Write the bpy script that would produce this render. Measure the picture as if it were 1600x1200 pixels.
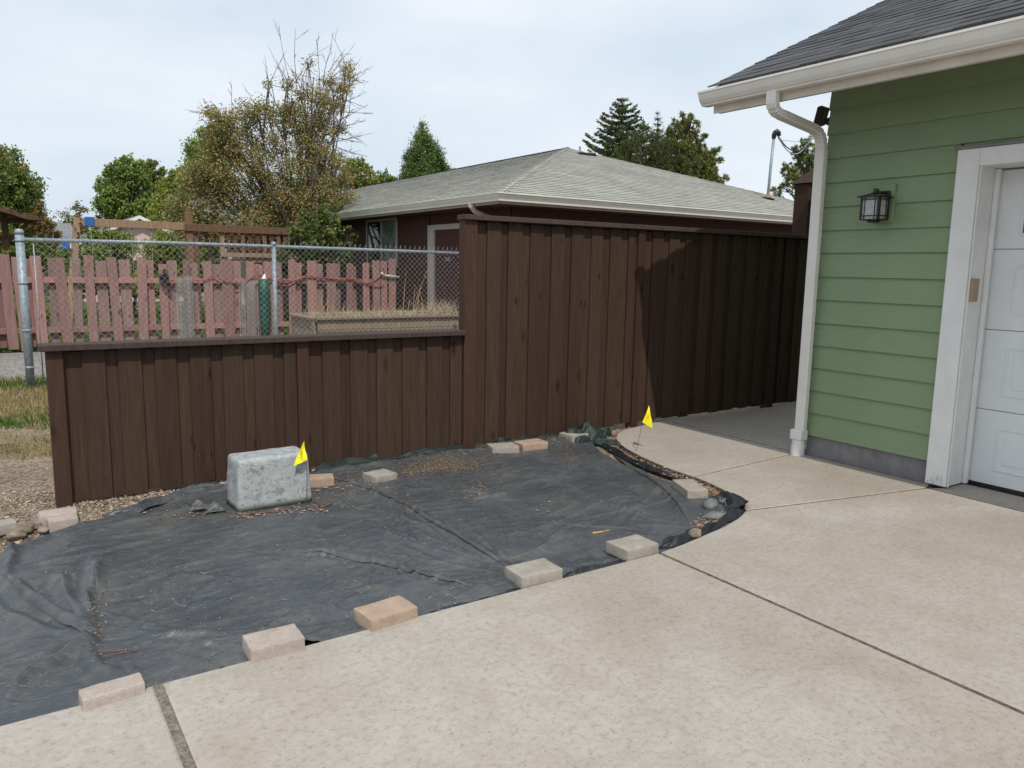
import bpy, bmesh, math, random
import numpy as np
from mathutils import Vector, Matrix, noise as mnoise

for _o in list(bpy.data.objects): bpy.data.objects.remove(_o)
scene = bpy.context.scene
COL = scene.collection
random.seed(7); RNG = np.random.default_rng(7)

# ------------------------------------------------------------------ camera
FPX, PITCH, ROLL, YAW = 1206.68, 0.15044669, 0.0178889, 0.59217625
CAM = np.array([0, 0, 1.44])
Fv = np.array([math.sin(YAW)*math.cos(PITCH), math.cos(YAW)*math.cos(PITCH), -math.sin(PITCH)])
Rv = np.array([math.cos(YAW), -math.sin(YAW), 0.0]); Uv = np.cross(Rv, Fv)
Rv, Uv = math.cos(ROLL)*Rv+math.sin(ROLL)*Uv, -math.sin(ROLL)*Rv+math.cos(ROLL)*Uv
cd = bpy.data.cameras.new('camera'); cam = bpy.data.objects.new('camera', cd); COL.objects.link(cam)
cd.sensor_width = 36.0; cd.lens = FPX/1600*36; cd.clip_end = 500; cd.clip_start = 0.05
cam.matrix_world = Matrix(((Rv[0], Uv[0], -Fv[0], CAM[0]), (Rv[1], Uv[1], -Fv[1], CAM[1]), (Rv[2], Uv[2], -Fv[2], CAM[2]), (0, 0, 0, 1)))
scene.camera = cam

# ------------------------------------------------------------------ world and sun
SUN = Vector((-0.37, -1.045, 1.42)).normalized()          # direction towards the sun
w = bpy.data.worlds.new('World'); scene.world = w; w.use_nodes = True
nt = w.node_tree; nt.nodes.clear()
sky = nt.nodes.new('ShaderNodeTexSky'); sky.sky_type = 'NISHITA'; sky.sun_disc = False
sky.sun_elevation = math.asin(SUN.z); sky.sun_rotation = math.atan2(SUN.x, SUN.y)
sky.air_density = 1.0; sky.dust_density = 3.0; sky.ozone_density = 2.0
b1 = nt.nodes.new('ShaderNodeBackground'); b1.inputs[1].default_value = 0.085
nt.links.new(sky.outputs[0], b1.inputs[0])
b2 = nt.nodes.new('ShaderNodeBackground'); b2.inputs[0].default_value = (0.74, 0.82, 0.93, 1); b2.inputs[1].default_value = 1.2
tc = nt.nodes.new('ShaderNodeTexCoord'); mp = nt.nodes.new('ShaderNodeMapping'); mp.inputs['Scale'].default_value = (1.1, 1.1, 3.4)
mp.inputs['Location'].default_value = (3.1, 0.4, 0.2)
nz = nt.nodes.new('ShaderNodeTexNoise'); nz.inputs['Scale'].default_value = 1.5; nz.inputs['Detail'].default_value = 6; nz.inputs['Roughness'].default_value = .5
cr = nt.nodes.new('ShaderNodeValToRGB'); cr.color_ramp.elements[0].position = .33; cr.color_ramp.elements[1].position = .66
cr.color_ramp.elements[0].color = (.78, .78, .78, 1); cr.color_ramp.elements[1].color = (.97, .97, .97, 1)
cc = nt.nodes.new('ShaderNodeValToRGB'); cc.color_ramp.elements[0].position = .35; cc.color_ramp.elements[1].position = .7
cc.color_ramp.elements[0].color = (.63, .735, .84, 1); cc.color_ramp.elements[1].color = (.77, .80, .84, 1)
mx = nt.nodes.new('ShaderNodeMixShader'); ow = nt.nodes.new('ShaderNodeOutputWorld')
nt.links.new(tc.outputs['Generated'], mp.inputs[0]); nt.links.new(mp.outputs[0], nz.inputs['Vector'])
nt.links.new(nz.outputs['Fac'], cr.inputs[0]); nt.links.new(nz.outputs['Fac'], cc.inputs[0]); nt.links.new(cc.outputs[0], b2.inputs[0])
nt.links.new(cr.outputs[0], mx.inputs[0]); nt.links.new(b1.outputs[0], mx.inputs[1]); nt.links.new(b2.outputs[0], mx.inputs[2])
nt.links.new(mx.outputs[0], ow.inputs[0])
sd = bpy.data.lights.new('sun', 'SUN'); sd.energy = 2.85; sd.angle = math.radians(0.6); sd.color = (1.0, .94, .855)
so = bpy.data.objects.new('sun', sd); COL.objects.link(so); so.rotation_euler = (-SUN).to_track_quat('-Z', 'Y').to_euler(); so.location = (0, -5, 12)
scene.view_settings.view_transform = 'Standard'; scene.view_settings.look = 'None'
scene.view_settings.exposure = 0.0; scene.view_settings.gamma = 1; scene.view_settings.use_curve_mapping = False

# ------------------------------------------------------------------ measuring helpers (photo pixel -> point in the place)
def ray(x, y): return Fv+Rv*(x-800)/FPX-Uv*(y-600)/FPX
def G(x, y, z=0.0): d = ray(x, y); return CAM+d*(z-CAM[2])/d[2]
def onX(x, y, X): d = ray(x, y); return CAM+d*X/d[0]
def onY(x, y, Y): d = ray(x, y); return CAM+d*Y/d[1]

# ------------------------------------------------------------------ materials
class NT:
    def __init__(s, name, rough=.7, spec=.5):
        s.m = bpy.data.materials.new(name); s.m.use_nodes = True
        s.t = s.m.node_tree; s.n = s.t.nodes; s.l = s.t.links
        s.b = s.n['Principled BSDF']; s.b.inputs['Roughness'].default_value = rough
        s.b.inputs['Specular IOR Level'].default_value = spec
        s._pos = None
    def link(s, a, b): s.l.new(a, b)
    def coord(s, kind='Object', scale=(1, 1, 1), loc=None):
        t = s.n.new('ShaderNodeTexCoord') if kind != 'Position' else s.n.new('ShaderNodeNewGeometry')
        m = s.n.new('ShaderNodeMapping'); m.inputs['Scale'].default_value = scale
        if loc is not None: m.inputs['Location'].default_value = loc
        s.link(t.outputs[kind], m.inputs[0]); return m.outputs[0]
    def shifted(s, vec, amt=20):     # shift a pattern per object
        oi = s.n.new('ShaderNodeObjectInfo'); mu = s.n.new('ShaderNodeMath'); mu.operation = 'MULTIPLY'; mu.inputs[1].default_value = amt
        s.link(oi.outputs['Random'], mu.inputs[0]); va = s.n.new('ShaderNodeVectorMath'); va.operation = 'ADD'
        s.link(vec, va.inputs[0]); s.link(mu.outputs[0], va.inputs[1]); return va.outputs[0]
    def noise(s, vec, scale, detail=4, rough=.55, dist=0):
        q = s.n.new('ShaderNodeTexNoise'); q.inputs['Scale'].default_value = scale; q.inputs['Detail'].default_value = detail
        q.inputs['Roughness'].default_value = rough; q.inputs['Distortion'].default_value = dist
        s.link(vec, q.inputs['Vector']); return q.outputs['Fac']
    def voro(s, vec, scale, feature='F1', out='Distance'):
        q = s.n.new('ShaderNodeTexVoronoi'); q.feature = feature; q.inputs['Scale'].default_value = scale
        s.link(vec, q.inputs['Vector']); return q.outputs[out]
    def ramp(s, fac, stops):
        r = s.n.new('ShaderNodeValToRGB'); e = r.color_ramp.elements
        while len(e) < len(stops): e.new(.5)
        for k, (p, c) in enumerate(stops):
            e[k].position = p; e[k].color = (c if isinstance(c, (int, float)) else c[0],)*3+(1,) if isinstance(c, (int, float)) else (*c, 1)
        s.link(fac, r.inputs[0]); return r.outputs[0]
    def mix(s, a, b, fac, mode='MIX'):
        q = s.n.new('ShaderNodeMix'); q.data_type = 'RGBA'; q.blend_type = mode
        for v, i in ((fac, 0), (a, 6), (b, 7)):
            if isinstance(v, (int, float)): q.inputs[i].default_value = v
            elif isinstance(v, tuple): q.inputs[i].default_value = (*v, 1)
            else: s.link(v, q.inputs[i])
        return q.outputs[2]
    def math(s, op, a, b=0.0):
        q = s.n.new('ShaderNodeMath'); q.operation = op
        for v, i in ((a, 0), (b, 1)):
            if isinstance(v, (int, float)): q.inputs[i].default_value = v
            else: s.link(v, q.inputs[i])
        return q.outputs[0]
    def rnd(s, out='Random'): return s.n.new('ShaderNodeObjectInfo').outputs[out]
    def island(s): return s.n.new('ShaderNodeNewGeometry').outputs['Random Per Island']
    def color(s, v):
        if isinstance(v, tuple): s.b.inputs['Base Color'].default_value = (*v, 1)
        else: s.link(v, s.b.inputs['Base Color'])
    def rough(s, v): s.link(v, s.b.inputs['Roughness'])
    def bump(s, h, strength=.3, dist=.01):
        q = s.n.new('ShaderNodeBump'); q.inputs['Strength'].default_value = strength; q.inputs['Distance'].default_value = dist
        s.link(h, q.inputs['Height'])
        if s.b.inputs['Normal'].links: s.link(s.b.inputs['Normal'].links[0].from_socket, q.inputs['Normal'])
        s.link(q.outputs[0], s.b.inputs['Normal'])

M = {}
def simple(name, col, rough=.6, spec=.4, metal=0, var=.06, scale=18, bump=.1):
    a = NT(name, rough, spec); v = a.coord('Object')
    n1 = a.noise(v, scale, 5, .6); dark = tuple(c*(1-var*2.2) for c in col); lite = tuple(min(1, c*(1+var*1.6)) for c in col)
    a.color(a.ramp(n1, [(.3, dark), (.7, lite)])); a.b.inputs['Metallic'].default_value = metal
    if bump: a.bump(a.noise(v, scale*6, 3), bump, .004)
    M[name] = a.m; return a.m

# concrete slabs
a = NT('concrete', .85, .25); v = a.coord('Position')
big = a.noise(v, 1.1, 6, .62, .3); mid = a.noise(a.coord('Position', (1, 1.35, 1)), 5.5, 9, .70, .15); fine = a.noise(v, 38, 5, .75); vf = a.noise(v, 210, 3, .75)
m2 = a.noise(a.coord('Position', (1, 1.6, 1)), 17, 7, .72, .2)
c = a.ramp(mid, [(.28, (.376, .338, .303)), (.5, (.406, .368, .331)), (.74, (.436, .398, .360))])
c = a.mix(c, a.ramp(m2, [(.30, (.90, .895, .89)), (.52, (1, 1, 1)), (.72, (1.04, 1.04, 1.04))]), .75, 'MULTIPLY')
c = a.mix(c, a.ramp(a.noise(a.coord('Position', (1, 1, 1), (5, 2, 0)), .55, 5, .6, .5), [(.38, (.88, .86, .83)), (.55, (1, 1, 1)), (.7, (1.05, 1.05, 1.05))]), .85, 'MULTIPLY')
c = a.mix(c, a.ramp(big, [(.34, (.86, .82, .76)), (.56, (1, 1, 1))]), .7, 'MULTIPLY')
c = a.mix(c, a.ramp(fine, [(.30, (.66, .64, .61)), (.48, (1, 1, 1)), (.75, (1.10, 1.10, 1.09))]), .85, 'MULTIPLY')
c = a.mix(c, a.ramp(vf, [(.30, (.50, .48, .45)), (.44, (1, 1, 1))]), .7, 'MULTIPLY')
sp = a.voro(a.coord('Position', (1, 1.9, 1)), 26); spn = a.noise(v, 3.5, 2)
sp = a.math('MULTIPLY', a.math('LESS_THAN', sp, .13), a.math('GREATER_THAN', spn, .5))
c = a.mix(c, (.16, .14, .12), a.math('MULTIPLY', sp, .55))
br = a.noise(a.coord('Position', (1.5, .8, 1), (4, 7, 0)), 2.2, 6, .68, 1.0)
c = a.mix(c, (.30, .255, .205), a.ramp(br, [(.50, 0.0), (.78, .50)]))
a.color(c); a.bump(fine, .35, .003); a.bump(mid, .15, .01); M['concrete'] = a.m

simple('joint_sand', (.21, .19, .16), .95, .1, var=.25, scale=60, bump=.6)
simple('slab_side', (.17, .14, .11), .95, .1, var=.3, scale=25, bump=.3)
simple('joint_brown', (.135, .11, .088), .95, .1, var=.25, scale=60, bump=.6)
simple('crack_dirt', (.09, .078, .062), .95, .1, bump=0)
simple('white_paint', (.74, .745, .73), .5, .4, var=.03, scale=7, bump=.06)
simple('gutter_white', (.76, .745, .70), .4, .5, var=.03, scale=5, bump=.03)
simple('door_white', (.70, .73, .74), .45, .4, var=.02, scale=6, bump=.08)
simple('fascia_paint', (.66, .60, .54), .6, .3, var=.05, scale=6, bump=.08)
simple('foundation_grey', (.215, .21, .21), .85, .2, var=.1, scale=9, bump=.3)
simple('black_metal', (.012, .013, .015), .35, .5, var=.2, bump=.05)
simple('frosted_glass', (.42, .41, .40), .25, .5, var=.15, scale=40, bump=.05)
simple('green_glass', (.12, .16, .11), .2, .5, var=.1, bump=0)
simple('tan_plastic', (.36, .27, .18), .5, .4, bump=0)
simple('galvanised', (.27, .33, .37), .5, .5, metal=.2, var=.18, scale=30, bump=.08)
simple('wire_metal', (.55, .56, .55), .45, .6, metal=.2, var=.15, bump=0)
simple('cedar_wood', (.30, .165, .085), .8, .2, var=.25, scale=9, bump=.3)
simple('dark_wood', (.11, .06, .045), .8, .2, var=.25, scale=9, bump=.3)
simple('blue_plastic', (.02, .12, .38), .4, .5, bump=0)
simple('dark_green_plastic', (.01, .07, .045), .5, .4, bump=.1)
simple('cord_red', (.32, .07, .05), .5, .4, bump=0)
simple('pink_stucco', (.62, .47, .43), .9, .2, bump=.2)
simple('pale_siding', (.55, .54, .50), .8, .2, bump=.2)
simple('grey_roof', (.22, .23, .235), .9, .2, var=.2, scale=12, bump=.3)
simple('window_glass', (.02, .028, .03), .06, .7, var=.1, bump=0)
simple('curtain', (.16, .20, .19), .6, .3, var=.3, scale=5, bump=0)
simple('bark', (.10, .075, .058), .9, .2, var=.35, scale=14, bump=.7)
simple('twig', (.13, .095, .075), .85, .2, var=.25, scale=20, bump=.2)
simple('dead_grass', (.42, .29, .14), .9, .1, var=.25, scale=20, bump=0)
simple('plaster_bit', (.6, .6, .57), .7, .2, bump=0)
simple('river_stone', (.15, .155, .15), .6, .4, var=.2, scale=12, bump=.25)
simple('field_stone', (.24, .20, .155), .85, .2, var=.25, scale=16, bump=.5)
simple('path_gravel', (.25, .235, .22), .95, .1, var=.3, scale=30, bump=.7)
simple('cable_black', (.02, .02, .022), .5, .4, bump=0)
simple('brown_house_trim', (.45, .42, .38), .6, .3, bump=.1)

# green fibre-cement siding
a = NT('green_siding', .62, .3); v = a.shifted(a.coord('Object', (3, 1.2, 26)), 9)
n1 = a.noise(v, 6, 5, .6); n2 = a.noise(a.coord('Object'), 1.7, 3)
c = a.ramp(n2, [(.3, (.222, .302, .172)), (.7, (.242, .328, .188))])
a.color(a.mix(c, a.ramp(n1, [(.25, .86), (.6, 1.0), (.8, 1.05)]), .8, 'MULTIPLY')); a.bump(n1, .22, .004); M['green_siding'] = a.m
# stained brown fence wood
def wood(name, cols, tone=.35, rough=.75, grain=.5):
    a = NT(name, rough, .15); v0 = a.coord('Object'); v = a.shifted(a.coord('Object', (9, 9, .55)), 7)
    g = a.noise(v, 5, 6, .65, .9); g2 = a.noise(a.shifted(a.coord('Object', (60, 60, 1.4)), 5), 3, 4, .6)
    c = a.ramp(g, [(.25, cols[0]), (.5, cols[1]), (.78, cols[2])])
    c = a.mix(c, a.ramp(a.rnd(), [(0, (1-tone, 1-tone, 1-tone)), (.5, (1, 1, 1)), (1, (1+tone*.6, 1+tone*.35, 1+tone*.25))]), 1.0, 'MULTIPLY')
    c = a.mix(c, a.ramp(g2, [(.3, .72), (.6, 1.0)]), grain, 'MULTIPLY')
    kn = a.voro(a.shifted(a.coord('Object', (7, 7, 2.6)), 3), 1.0); kn = a.ramp(kn, [(.06, .25), (.13, 1.0)])
    c = a.mix(c, kn, .75, 'MULTIPLY')
    c = a.mix(c, a.ramp(a.voro(a.shifted(a.coord('Object', (5, 5, 1.7), (3, 1, 2)), 13), 1.0), [(.05, .12), (.09, .6), (.16, 1.0)]), .7, 'MULTIPLY')
    a.color(c); a.bump(g2, .35, .003); a.bump(g, .3, .004); M[name] = a.m
wood('stained_fence', ((.042, .025, .017), (.060, .037, .026), (.076, .050, .038)), .18)
wood('stained_post', ((.043, .023, .016), (.062, .034, .025), (.080, .048, .036)), .2)
wood('cap_wood', ((.048, .034, .029), (.070, .050, .043), (.095, .072, .064)), .15)
wood('red_picket', ((.20, .12, .105), (.30, .168, .15), (.34, .26, .235)), .3, .85, .7)
wood('grey_picket', ((.16, .105, .095), (.26, .175, .16), (.30, .24, .22)), .3, .85, .7)
wood('weathered_plank', ((.13, .10, .075), (.23, .185, .14), (.33, .28, .22)), .25, .9, .8)
wood('tower_wood', ((.10, .055, .035), (.17, .10, .065), (.24, .15, .10)), .2, .8, .6)
wood('playset_wood', ((.19, .12, .08), (.29, .195, .13), (.38, .27, .19)), .2, .8, .6)
# neighbour's house siding (dark red brown)
a = NT('brown_siding', .75, .25); n1 = a.noise(a.shifted(a.coord('Object', (2, 2, 20)), 9), 5, 5)
a.color(a.ramp(n1, [(.3, (.060, .027, .024)), (.7, (.090, .042, .037))])); a.bump(n1, .3, .004); M['brown_siding'] = a.m
# shingles
def shingles(name, c0, c1, c2, moss=None):
    a = NT(name, .93, .15); r = a.island(); v = a.coord('Position')
    c = a.ramp(r, [(0, c0), (.5, c1), (1, c2)])
    oi = a.ramp(a.rnd(), [(0, .82), (1, 1.15)])
    c = a.mix(c, oi, 1.0, 'MULTIPLY')
    c = a.mix(c, a.ramp(a.noise(v, 120, 3, .7), [(.3, .62), (.65, 1.18)]), .8, 'MULTIPLY')
    c = a.mix(c, a.ramp(a.noise(v, 1.3, 5, .65), [(.3, .80), (.7, 1.08)]), .9, 'MULTIPLY')
    if moss: c = a.mix(c, moss, a.ramp(a.noise(v, 2.2, 5, .7), [(.45, 0.0), (.75, .55)]))
    a.color(c); a.bump(a.noise(v, 160, 3), .5, .004); M[name] = a.m
shingles('charcoal_shingle', (.074, .076, .082), (.088, .090, .096), (.104, .106, .113))
simple('shingle_edge', (.022, .022, .023), .95, .1, bump=0)  # dark asphalt edge; its tone also paints the shadow line between courses
simple('pale_shingle_edge', (.15, .15, .135), .95, .1, bump=0)  # edge tone of the pale roof, shadow lines between courses put into the colour
shingles('pale_shingle', (.36, .365, .33), (.40, .405, .365), (.44, .44, .40), (.30, .31, .24))
# weed barrier sheet
a = NT('weed_barrier', .5, .5); v = a.coord('Position')
n1 = a.noise(v, 2.2, 6, .68, .6); n2 = a.noise(a.coord('Position', (1, 2.5, 1)), 9, 5, .65, .4); n3 = a.noise(v, 420, 2, .6)
c = a.ramp(n1, [(.3, (.037, .045, .053)), (.6, (.053, .061, .069)), (.8, (.084, .089, .091))])
c = a.mix(c, (.17, .145, .11), a.ramp(a.noise(v, 3.1, 7, .74, .5), [(.50, 0.0), (.76, .48)]))
c = a.mix(c, (.14, .14, .135), a.ramp(n2, [(.50, 0.0), (.80, .42)]))
scr = a.noise(a.coord('Position', (.9, 4.5, 1), (2, 5, 0)), 5, 3, .6, 2.2)
c = a.mix(c, (.22, .21, .19), a.ramp(scr, [(.487, 0.0), (.5, .55), (.513, 0.0)]))
wv = a.n.new('ShaderNodeVectorMath'); wv.operation = 'ADD'; nn_ = a.n.new('ShaderNodeTexNoise'); nn_.inputs['Scale'].default_value = 2.6; nn_.inputs['Detail'].default_value = 3; a.link(v, nn_.inputs['Vector'])
sc_ = a.n.new('ShaderNodeVectorMath'); sc_.operation = 'SCALE'; sc_.inputs['Scale'].default_value = .55; a.link(nn_.outputs['Color'], sc_.inputs[0])
a.link(a.coord('Position', (.8, 1.5, 0)), wv.inputs[0]); a.link(sc_.outputs[0], wv.inputs[1])
c = a.mix(c, (.155, .155, .148), a.ramp(a.noise(a.coord('Position', (1, 1.3, 1), (7, 1, 0)), 1.5, 6, .62, .8), [(.50, 0.0), (.70, .38)]))
a.color(c); a.rough(a.ramp(n1, [(.3, .36), (.7, .52)])); a.bump(n2, .15, .015); a.bump(n3, .25, .002); M['weed_barrier'] = a.m
a = NT('black_fabric', .42, .5); v = a.coord('Position'); n1 = a.noise(v, 14, 5, .6)
a.color(a.ramp(n1, [(.3, (.008, .010, .013)), (.7, (.022, .026, .031))])); a.bump(a.noise(v, 30, 4), .6, .012); M['black_fabric'] = a.m
a = NT('green_black_fabric', .55, .4); v = a.coord('Position'); n1 = a.noise(v, 14, 5, .6)
a.color(a.ramp(n1, [(.3, (.010, .017, .017)), (.7, (.026, .042, .040))])); a.bump(a.noise(v, 30, 4), .6, .012); M['green_black_fabric'] = a.m
# paver
def paver_mat(name, c0, c1):
    a = NT(name, .9, .2); v = a.shifted(a.coord('Object'), 11)
    n = a.noise(v, 14, 6, .7); f = a.noise(v, 160, 3, .7)
    c = a.ramp(n, [(.3, c0), (.7, c1)])
    c = a.mix(c, a.ramp(f, [(.3, .6), (.55, 1.05)]), .7, 'MULTIPLY')
    a.color(c); a.bump(f, .5, .003); a.bump(n, .3, .006); M[name] = a.m
paver_mat('paver_grey', (.27, .235, .20), (.40, .365, .32))
paver_mat('paver_tan', (.34, .245, .18), (.45, .34, .262))
paver_mat('paver_pink', (.34, .28, .24), (.46, .40, .355))
# mottled grey cover
a = NT('mottled_cover', .7, .3); v = a.coord('Object')
n1 = a.noise(v, 15, 7, .72, .5); n2 = a.noise(a.coord('Object', (1, 1, 1.4), (3, 1, 2)), 27, 7, .74, .9)
c = a.ramp(n2, [(.35, (.10, .115, .12)), (.43, (.30, .322, .325)), (.62, (.395, .415, .418))])
c = a.mix(c, (.10, .13, .145), a.ramp(n1, [(.53, 0.0), (.63, .62)]))
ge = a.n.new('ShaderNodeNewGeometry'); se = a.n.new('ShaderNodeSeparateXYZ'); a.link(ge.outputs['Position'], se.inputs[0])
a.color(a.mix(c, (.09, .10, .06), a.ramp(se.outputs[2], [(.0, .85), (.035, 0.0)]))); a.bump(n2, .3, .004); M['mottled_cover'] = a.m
# ground
a = NT('gravel_soil', .95, .15); v = a.coord('Position')
vo = a.voro(v, 52, 'F1', 'Color'); vd = a.voro(v, 52)
c = a.ramp(a.noise(v, 1.2, 6, .7), [(.3, (.15, .12, .09)), (.55, (.26, .215, .165)), (.8, (.34, .285, .22))])
bwn = a.n.new('ShaderNodeRGBToBW'); a.link(vo, bwn.inputs[0])
c = a.mix(c, a.ramp(bwn.outputs[0], [(.2, (.45, .42, .4)), (.5, (1, .96, .9)), (.9, (1.35, 1.3, 1.25))]), .85, 'MULTIPLY')
a.color(c); a.bump(vd, .8, .02); a.bump(a.noise(v, 9, 5), .4, .03); M['gravel_soil'] = a.m
a = NT('lawn_soil', .95, .1); v = a.coord('Position')
c = a.ramp(a.noise(v, .8, 6, .7), [(.3, (.055, .10, .02)), (.5, (.10, .13, .035)), (.62, (.19, .17, .07)), (.8, (.10, .15, .03))])
a.color(a.mix(c, a.ramp(a.noise(v, 60, 4, .8), [(.3, .5), (.7, 1.3)]), .9, 'MULTIPLY')); a.bump(a.noise(v, 45, 4), .8, .05); M['lawn_soil'] = a.m
a = NT('dry_soil', .95, .1); v = a.coord('Position')
c = a.ramp(a.noise(v, 2.5, 6, .7), [(.3, (.16, .14, .06)), (.5, (.27, .21, .13)), (.8, (.33, .25, .15))])
a.color(a.mix(c, a.ramp(a.noise(v, 60, 4, .8), [(.3, .5), (.7, 1.3)]), .9, 'MULTIPLY')); a.bump(a.noise(v, 45, 4), .8, .05); M['dry_soil'] = a.m
def isl(name, stops, rough=.7, spec=.3, sss=False, back=.35):
    a = NT(name, rough, spec); a.color(a.ramp(a.island(), stops))
    if sss:
        a.b.inputs['Subsurface Weight'].default_value = 0
        tr = a.n.new('ShaderNodeBsdfTranslucent'); r = a.ramp(a.island(), stops); a.link(r, tr.inputs[0])
        ms = a.n.new('ShaderNodeMixShader'); ms.inputs[0].default_value = back
        a.link(a.b.outputs[0], ms.inputs[1]); a.link(tr.outputs[0], ms.inputs[2]); a.link(ms.outputs[0], a.n['Material Output'].inputs[0])
    M[name] = a.m
isl('pebble', [(0, (.13, .10, .075)), (.35, (.25, .19, .14)), (.7, (.35, .28, .21)), (1, (.45, .39, .32))], .9)
isl('leaf_litter', [(0, (.10, .07, .045)), (.5, (.21, .14, .09)), (.8, (.33, .24, .16)), (1, (.46, .40, .32))], .85)
isl('orange_litter', [(0, (.20, .10, .06)), (.5, (.36, .20, .13)), (1, (.52, .37, .27))], .85)
isl('green_blade', [(0, (.05, .11, .015)), (.6, (.09, .17, .03)), (1, (.20, .22, .06))], .7, sss=True)
isl('dry_blade', [(0, (.13, .14, .04)), (.3, (.26, .22, .09)), (.7, (.38, .29, .14)), (1, (.50, .40, .22))], .8, sss=True)
isl('leaf_maple', [(0, (0.066, 0.111, 0.024)), (.5, (0.127, 0.200, 0.044)), (.85, (0.218, 0.266, 0.059)), (1, (0.507, 0.226, 0.072))], .55, .4, True)
isl('leaf_maple_rust', [(0, (0.086, 0.113, 0.026)), (.5, (0.227, 0.170, 0.052)), (1, (0.348, 0.189, 0.078))], .6, .3, True)
isl('leaf_green', [(0, (0.108, 0.172, 0.039)), (.6, (0.200, 0.293, 0.064)), (1, (0.362, 0.397, 0.097))], .5, .4, True)
isl('leaf_lime', [(0, (0.149, 0.229, 0.040)), (.6, (0.271, 0.354, 0.062)), (1, (0.481, 0.387, 0.088))], .55, .4, True)
isl('leaf_yellow', [(0, (0.097, 0.187, 0.040)), (.5, (0.235, 0.290, 0.070)), (1, (0.509, 0.373, 0.099))], .6, .3, True)
isl('leaf_cone', [(0, (0.059, 0.111, 0.028)), (.6, (0.123, 0.190, 0.047)), (1, (0.218, 0.266, 0.072))], .6, .3, True, .15)
isl('leaf_fruit', [(0, (0.110, 0.161, 0.046)), (.3, (0.183, 0.226, 0.075)), (.6, (0.294, 0.267, 0.106)), (.85, (0.392, 0.267, 0.119)), (1, (0.540, 0.267, 0.131))], .7, .25, True, .2)
isl('leaf_dark', [(0, (0.051, 0.092, 0.022)), (.6, (0.110, 0.170, 0.040)), (1, (0.286, 0.278, 0.065))], .45, .5, True)
isl('needle_spruce', [(0, (0.070, 0.109, 0.048)), (.6, (0.120, 0.160, 0.068)), (1, (0.190, 0.205, 0.088))], .6, .3, True, .1)
isl('needle_pine', [(0, (0.067, 0.110, 0.025)), (.6, (0.145, 0.178, 0.040)), (1, (0.299, 0.252, 0.062))], .6, .3, True, .1)
isl('leaf_olive', [(0, (.05, .07, .022)), (.6, (.085, .11, .032)), (1, (.16, .155, .05))], .6, .3, True)
isl('leaf_grey', [(0, (0.157, 0.176, 0.089)), (.6, (0.260, 0.259, 0.129)), (1, (0.443, 0.352, 0.180))], .7, .3, True)
a = NT('flag_yellow', .5, .3); a.color((.80, .72, .01)); M['flag_yellow'] = a.m
a = NT('marker_ink', .7, .2); a.color((.02, .02, .015)); M['marker_ink'] = a.m
simple('peeling_wood', (.33, .31, .29), .9, .1, var=.2, scale=40, bump=.4)

# ------------------------------------------------------------------ mesh helpers
LAST = [None]
def link(o, parent=None):
    COL.objects.link(o); LAST[0] = o
    if parent is not None: o.parent = parent
    return o
def mesh(name, V, Fc, mat, parent=None, smooth=False, loc=None):
    m = bpy.data.meshes.new(name); m.from_pydata([tuple(map(float, p)) for p in V], [], [tuple(f) for f in Fc])
    m.materials.append(M[mat] if isinstance(mat, str) else mat)
    if smooth: m.shade_smooth()
    m.update(); o = bpy.data.objects.new(name, m)
    if loc is not None: o.location = loc
    return link(o, parent)
def edge_mat(o, mat, every, which):
    o.data.materials.append(M[mat]); n = len(o.data.polygons); mi = np.zeros(n, np.int32); mi[which::every] = 1; o.data.polygons.foreach_set('material_index', mi); return o
def npmesh(name, V, Fc, mat, parent=None, smooth=False):
    """V (n,3) array, Fc (m,k) index array with constant k."""
    V = np.asarray(V, np.float32); Fc = np.asarray(Fc, np.int32); k = Fc.shape[1]
    m = bpy.data.meshes.new(name); m.vertices.add(len(V)); m.vertices.foreach_set('co', V.ravel())
    m.loops.add(Fc.size); m.loops.foreach_set('vertex_index', Fc.ravel())
    m.polygons.add(len(Fc)); m.polygons.foreach_set('loop_start', np.arange(0, Fc.size, k, dtype=np.int32))
    m.materials.append(M[mat]); m.update(calc_edges=True); m.validate()
    if smooth: m.shade_smooth()
    return link(bpy.data.objects.new(name, m), parent)
def empty(name, loc=(0, 0, 0)):
    o = bpy.data.objects.new(name, None); o.location = loc; o.empty_display_size = .1; return link(o)
def tag(o, label=None, cat=None, group=None, kind=None):
    if label: o['label'] = label
    if cat: o['category'] = cat
    if group: o['group'] = group
    if kind: o['kind'] = kind
    return o
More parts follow.
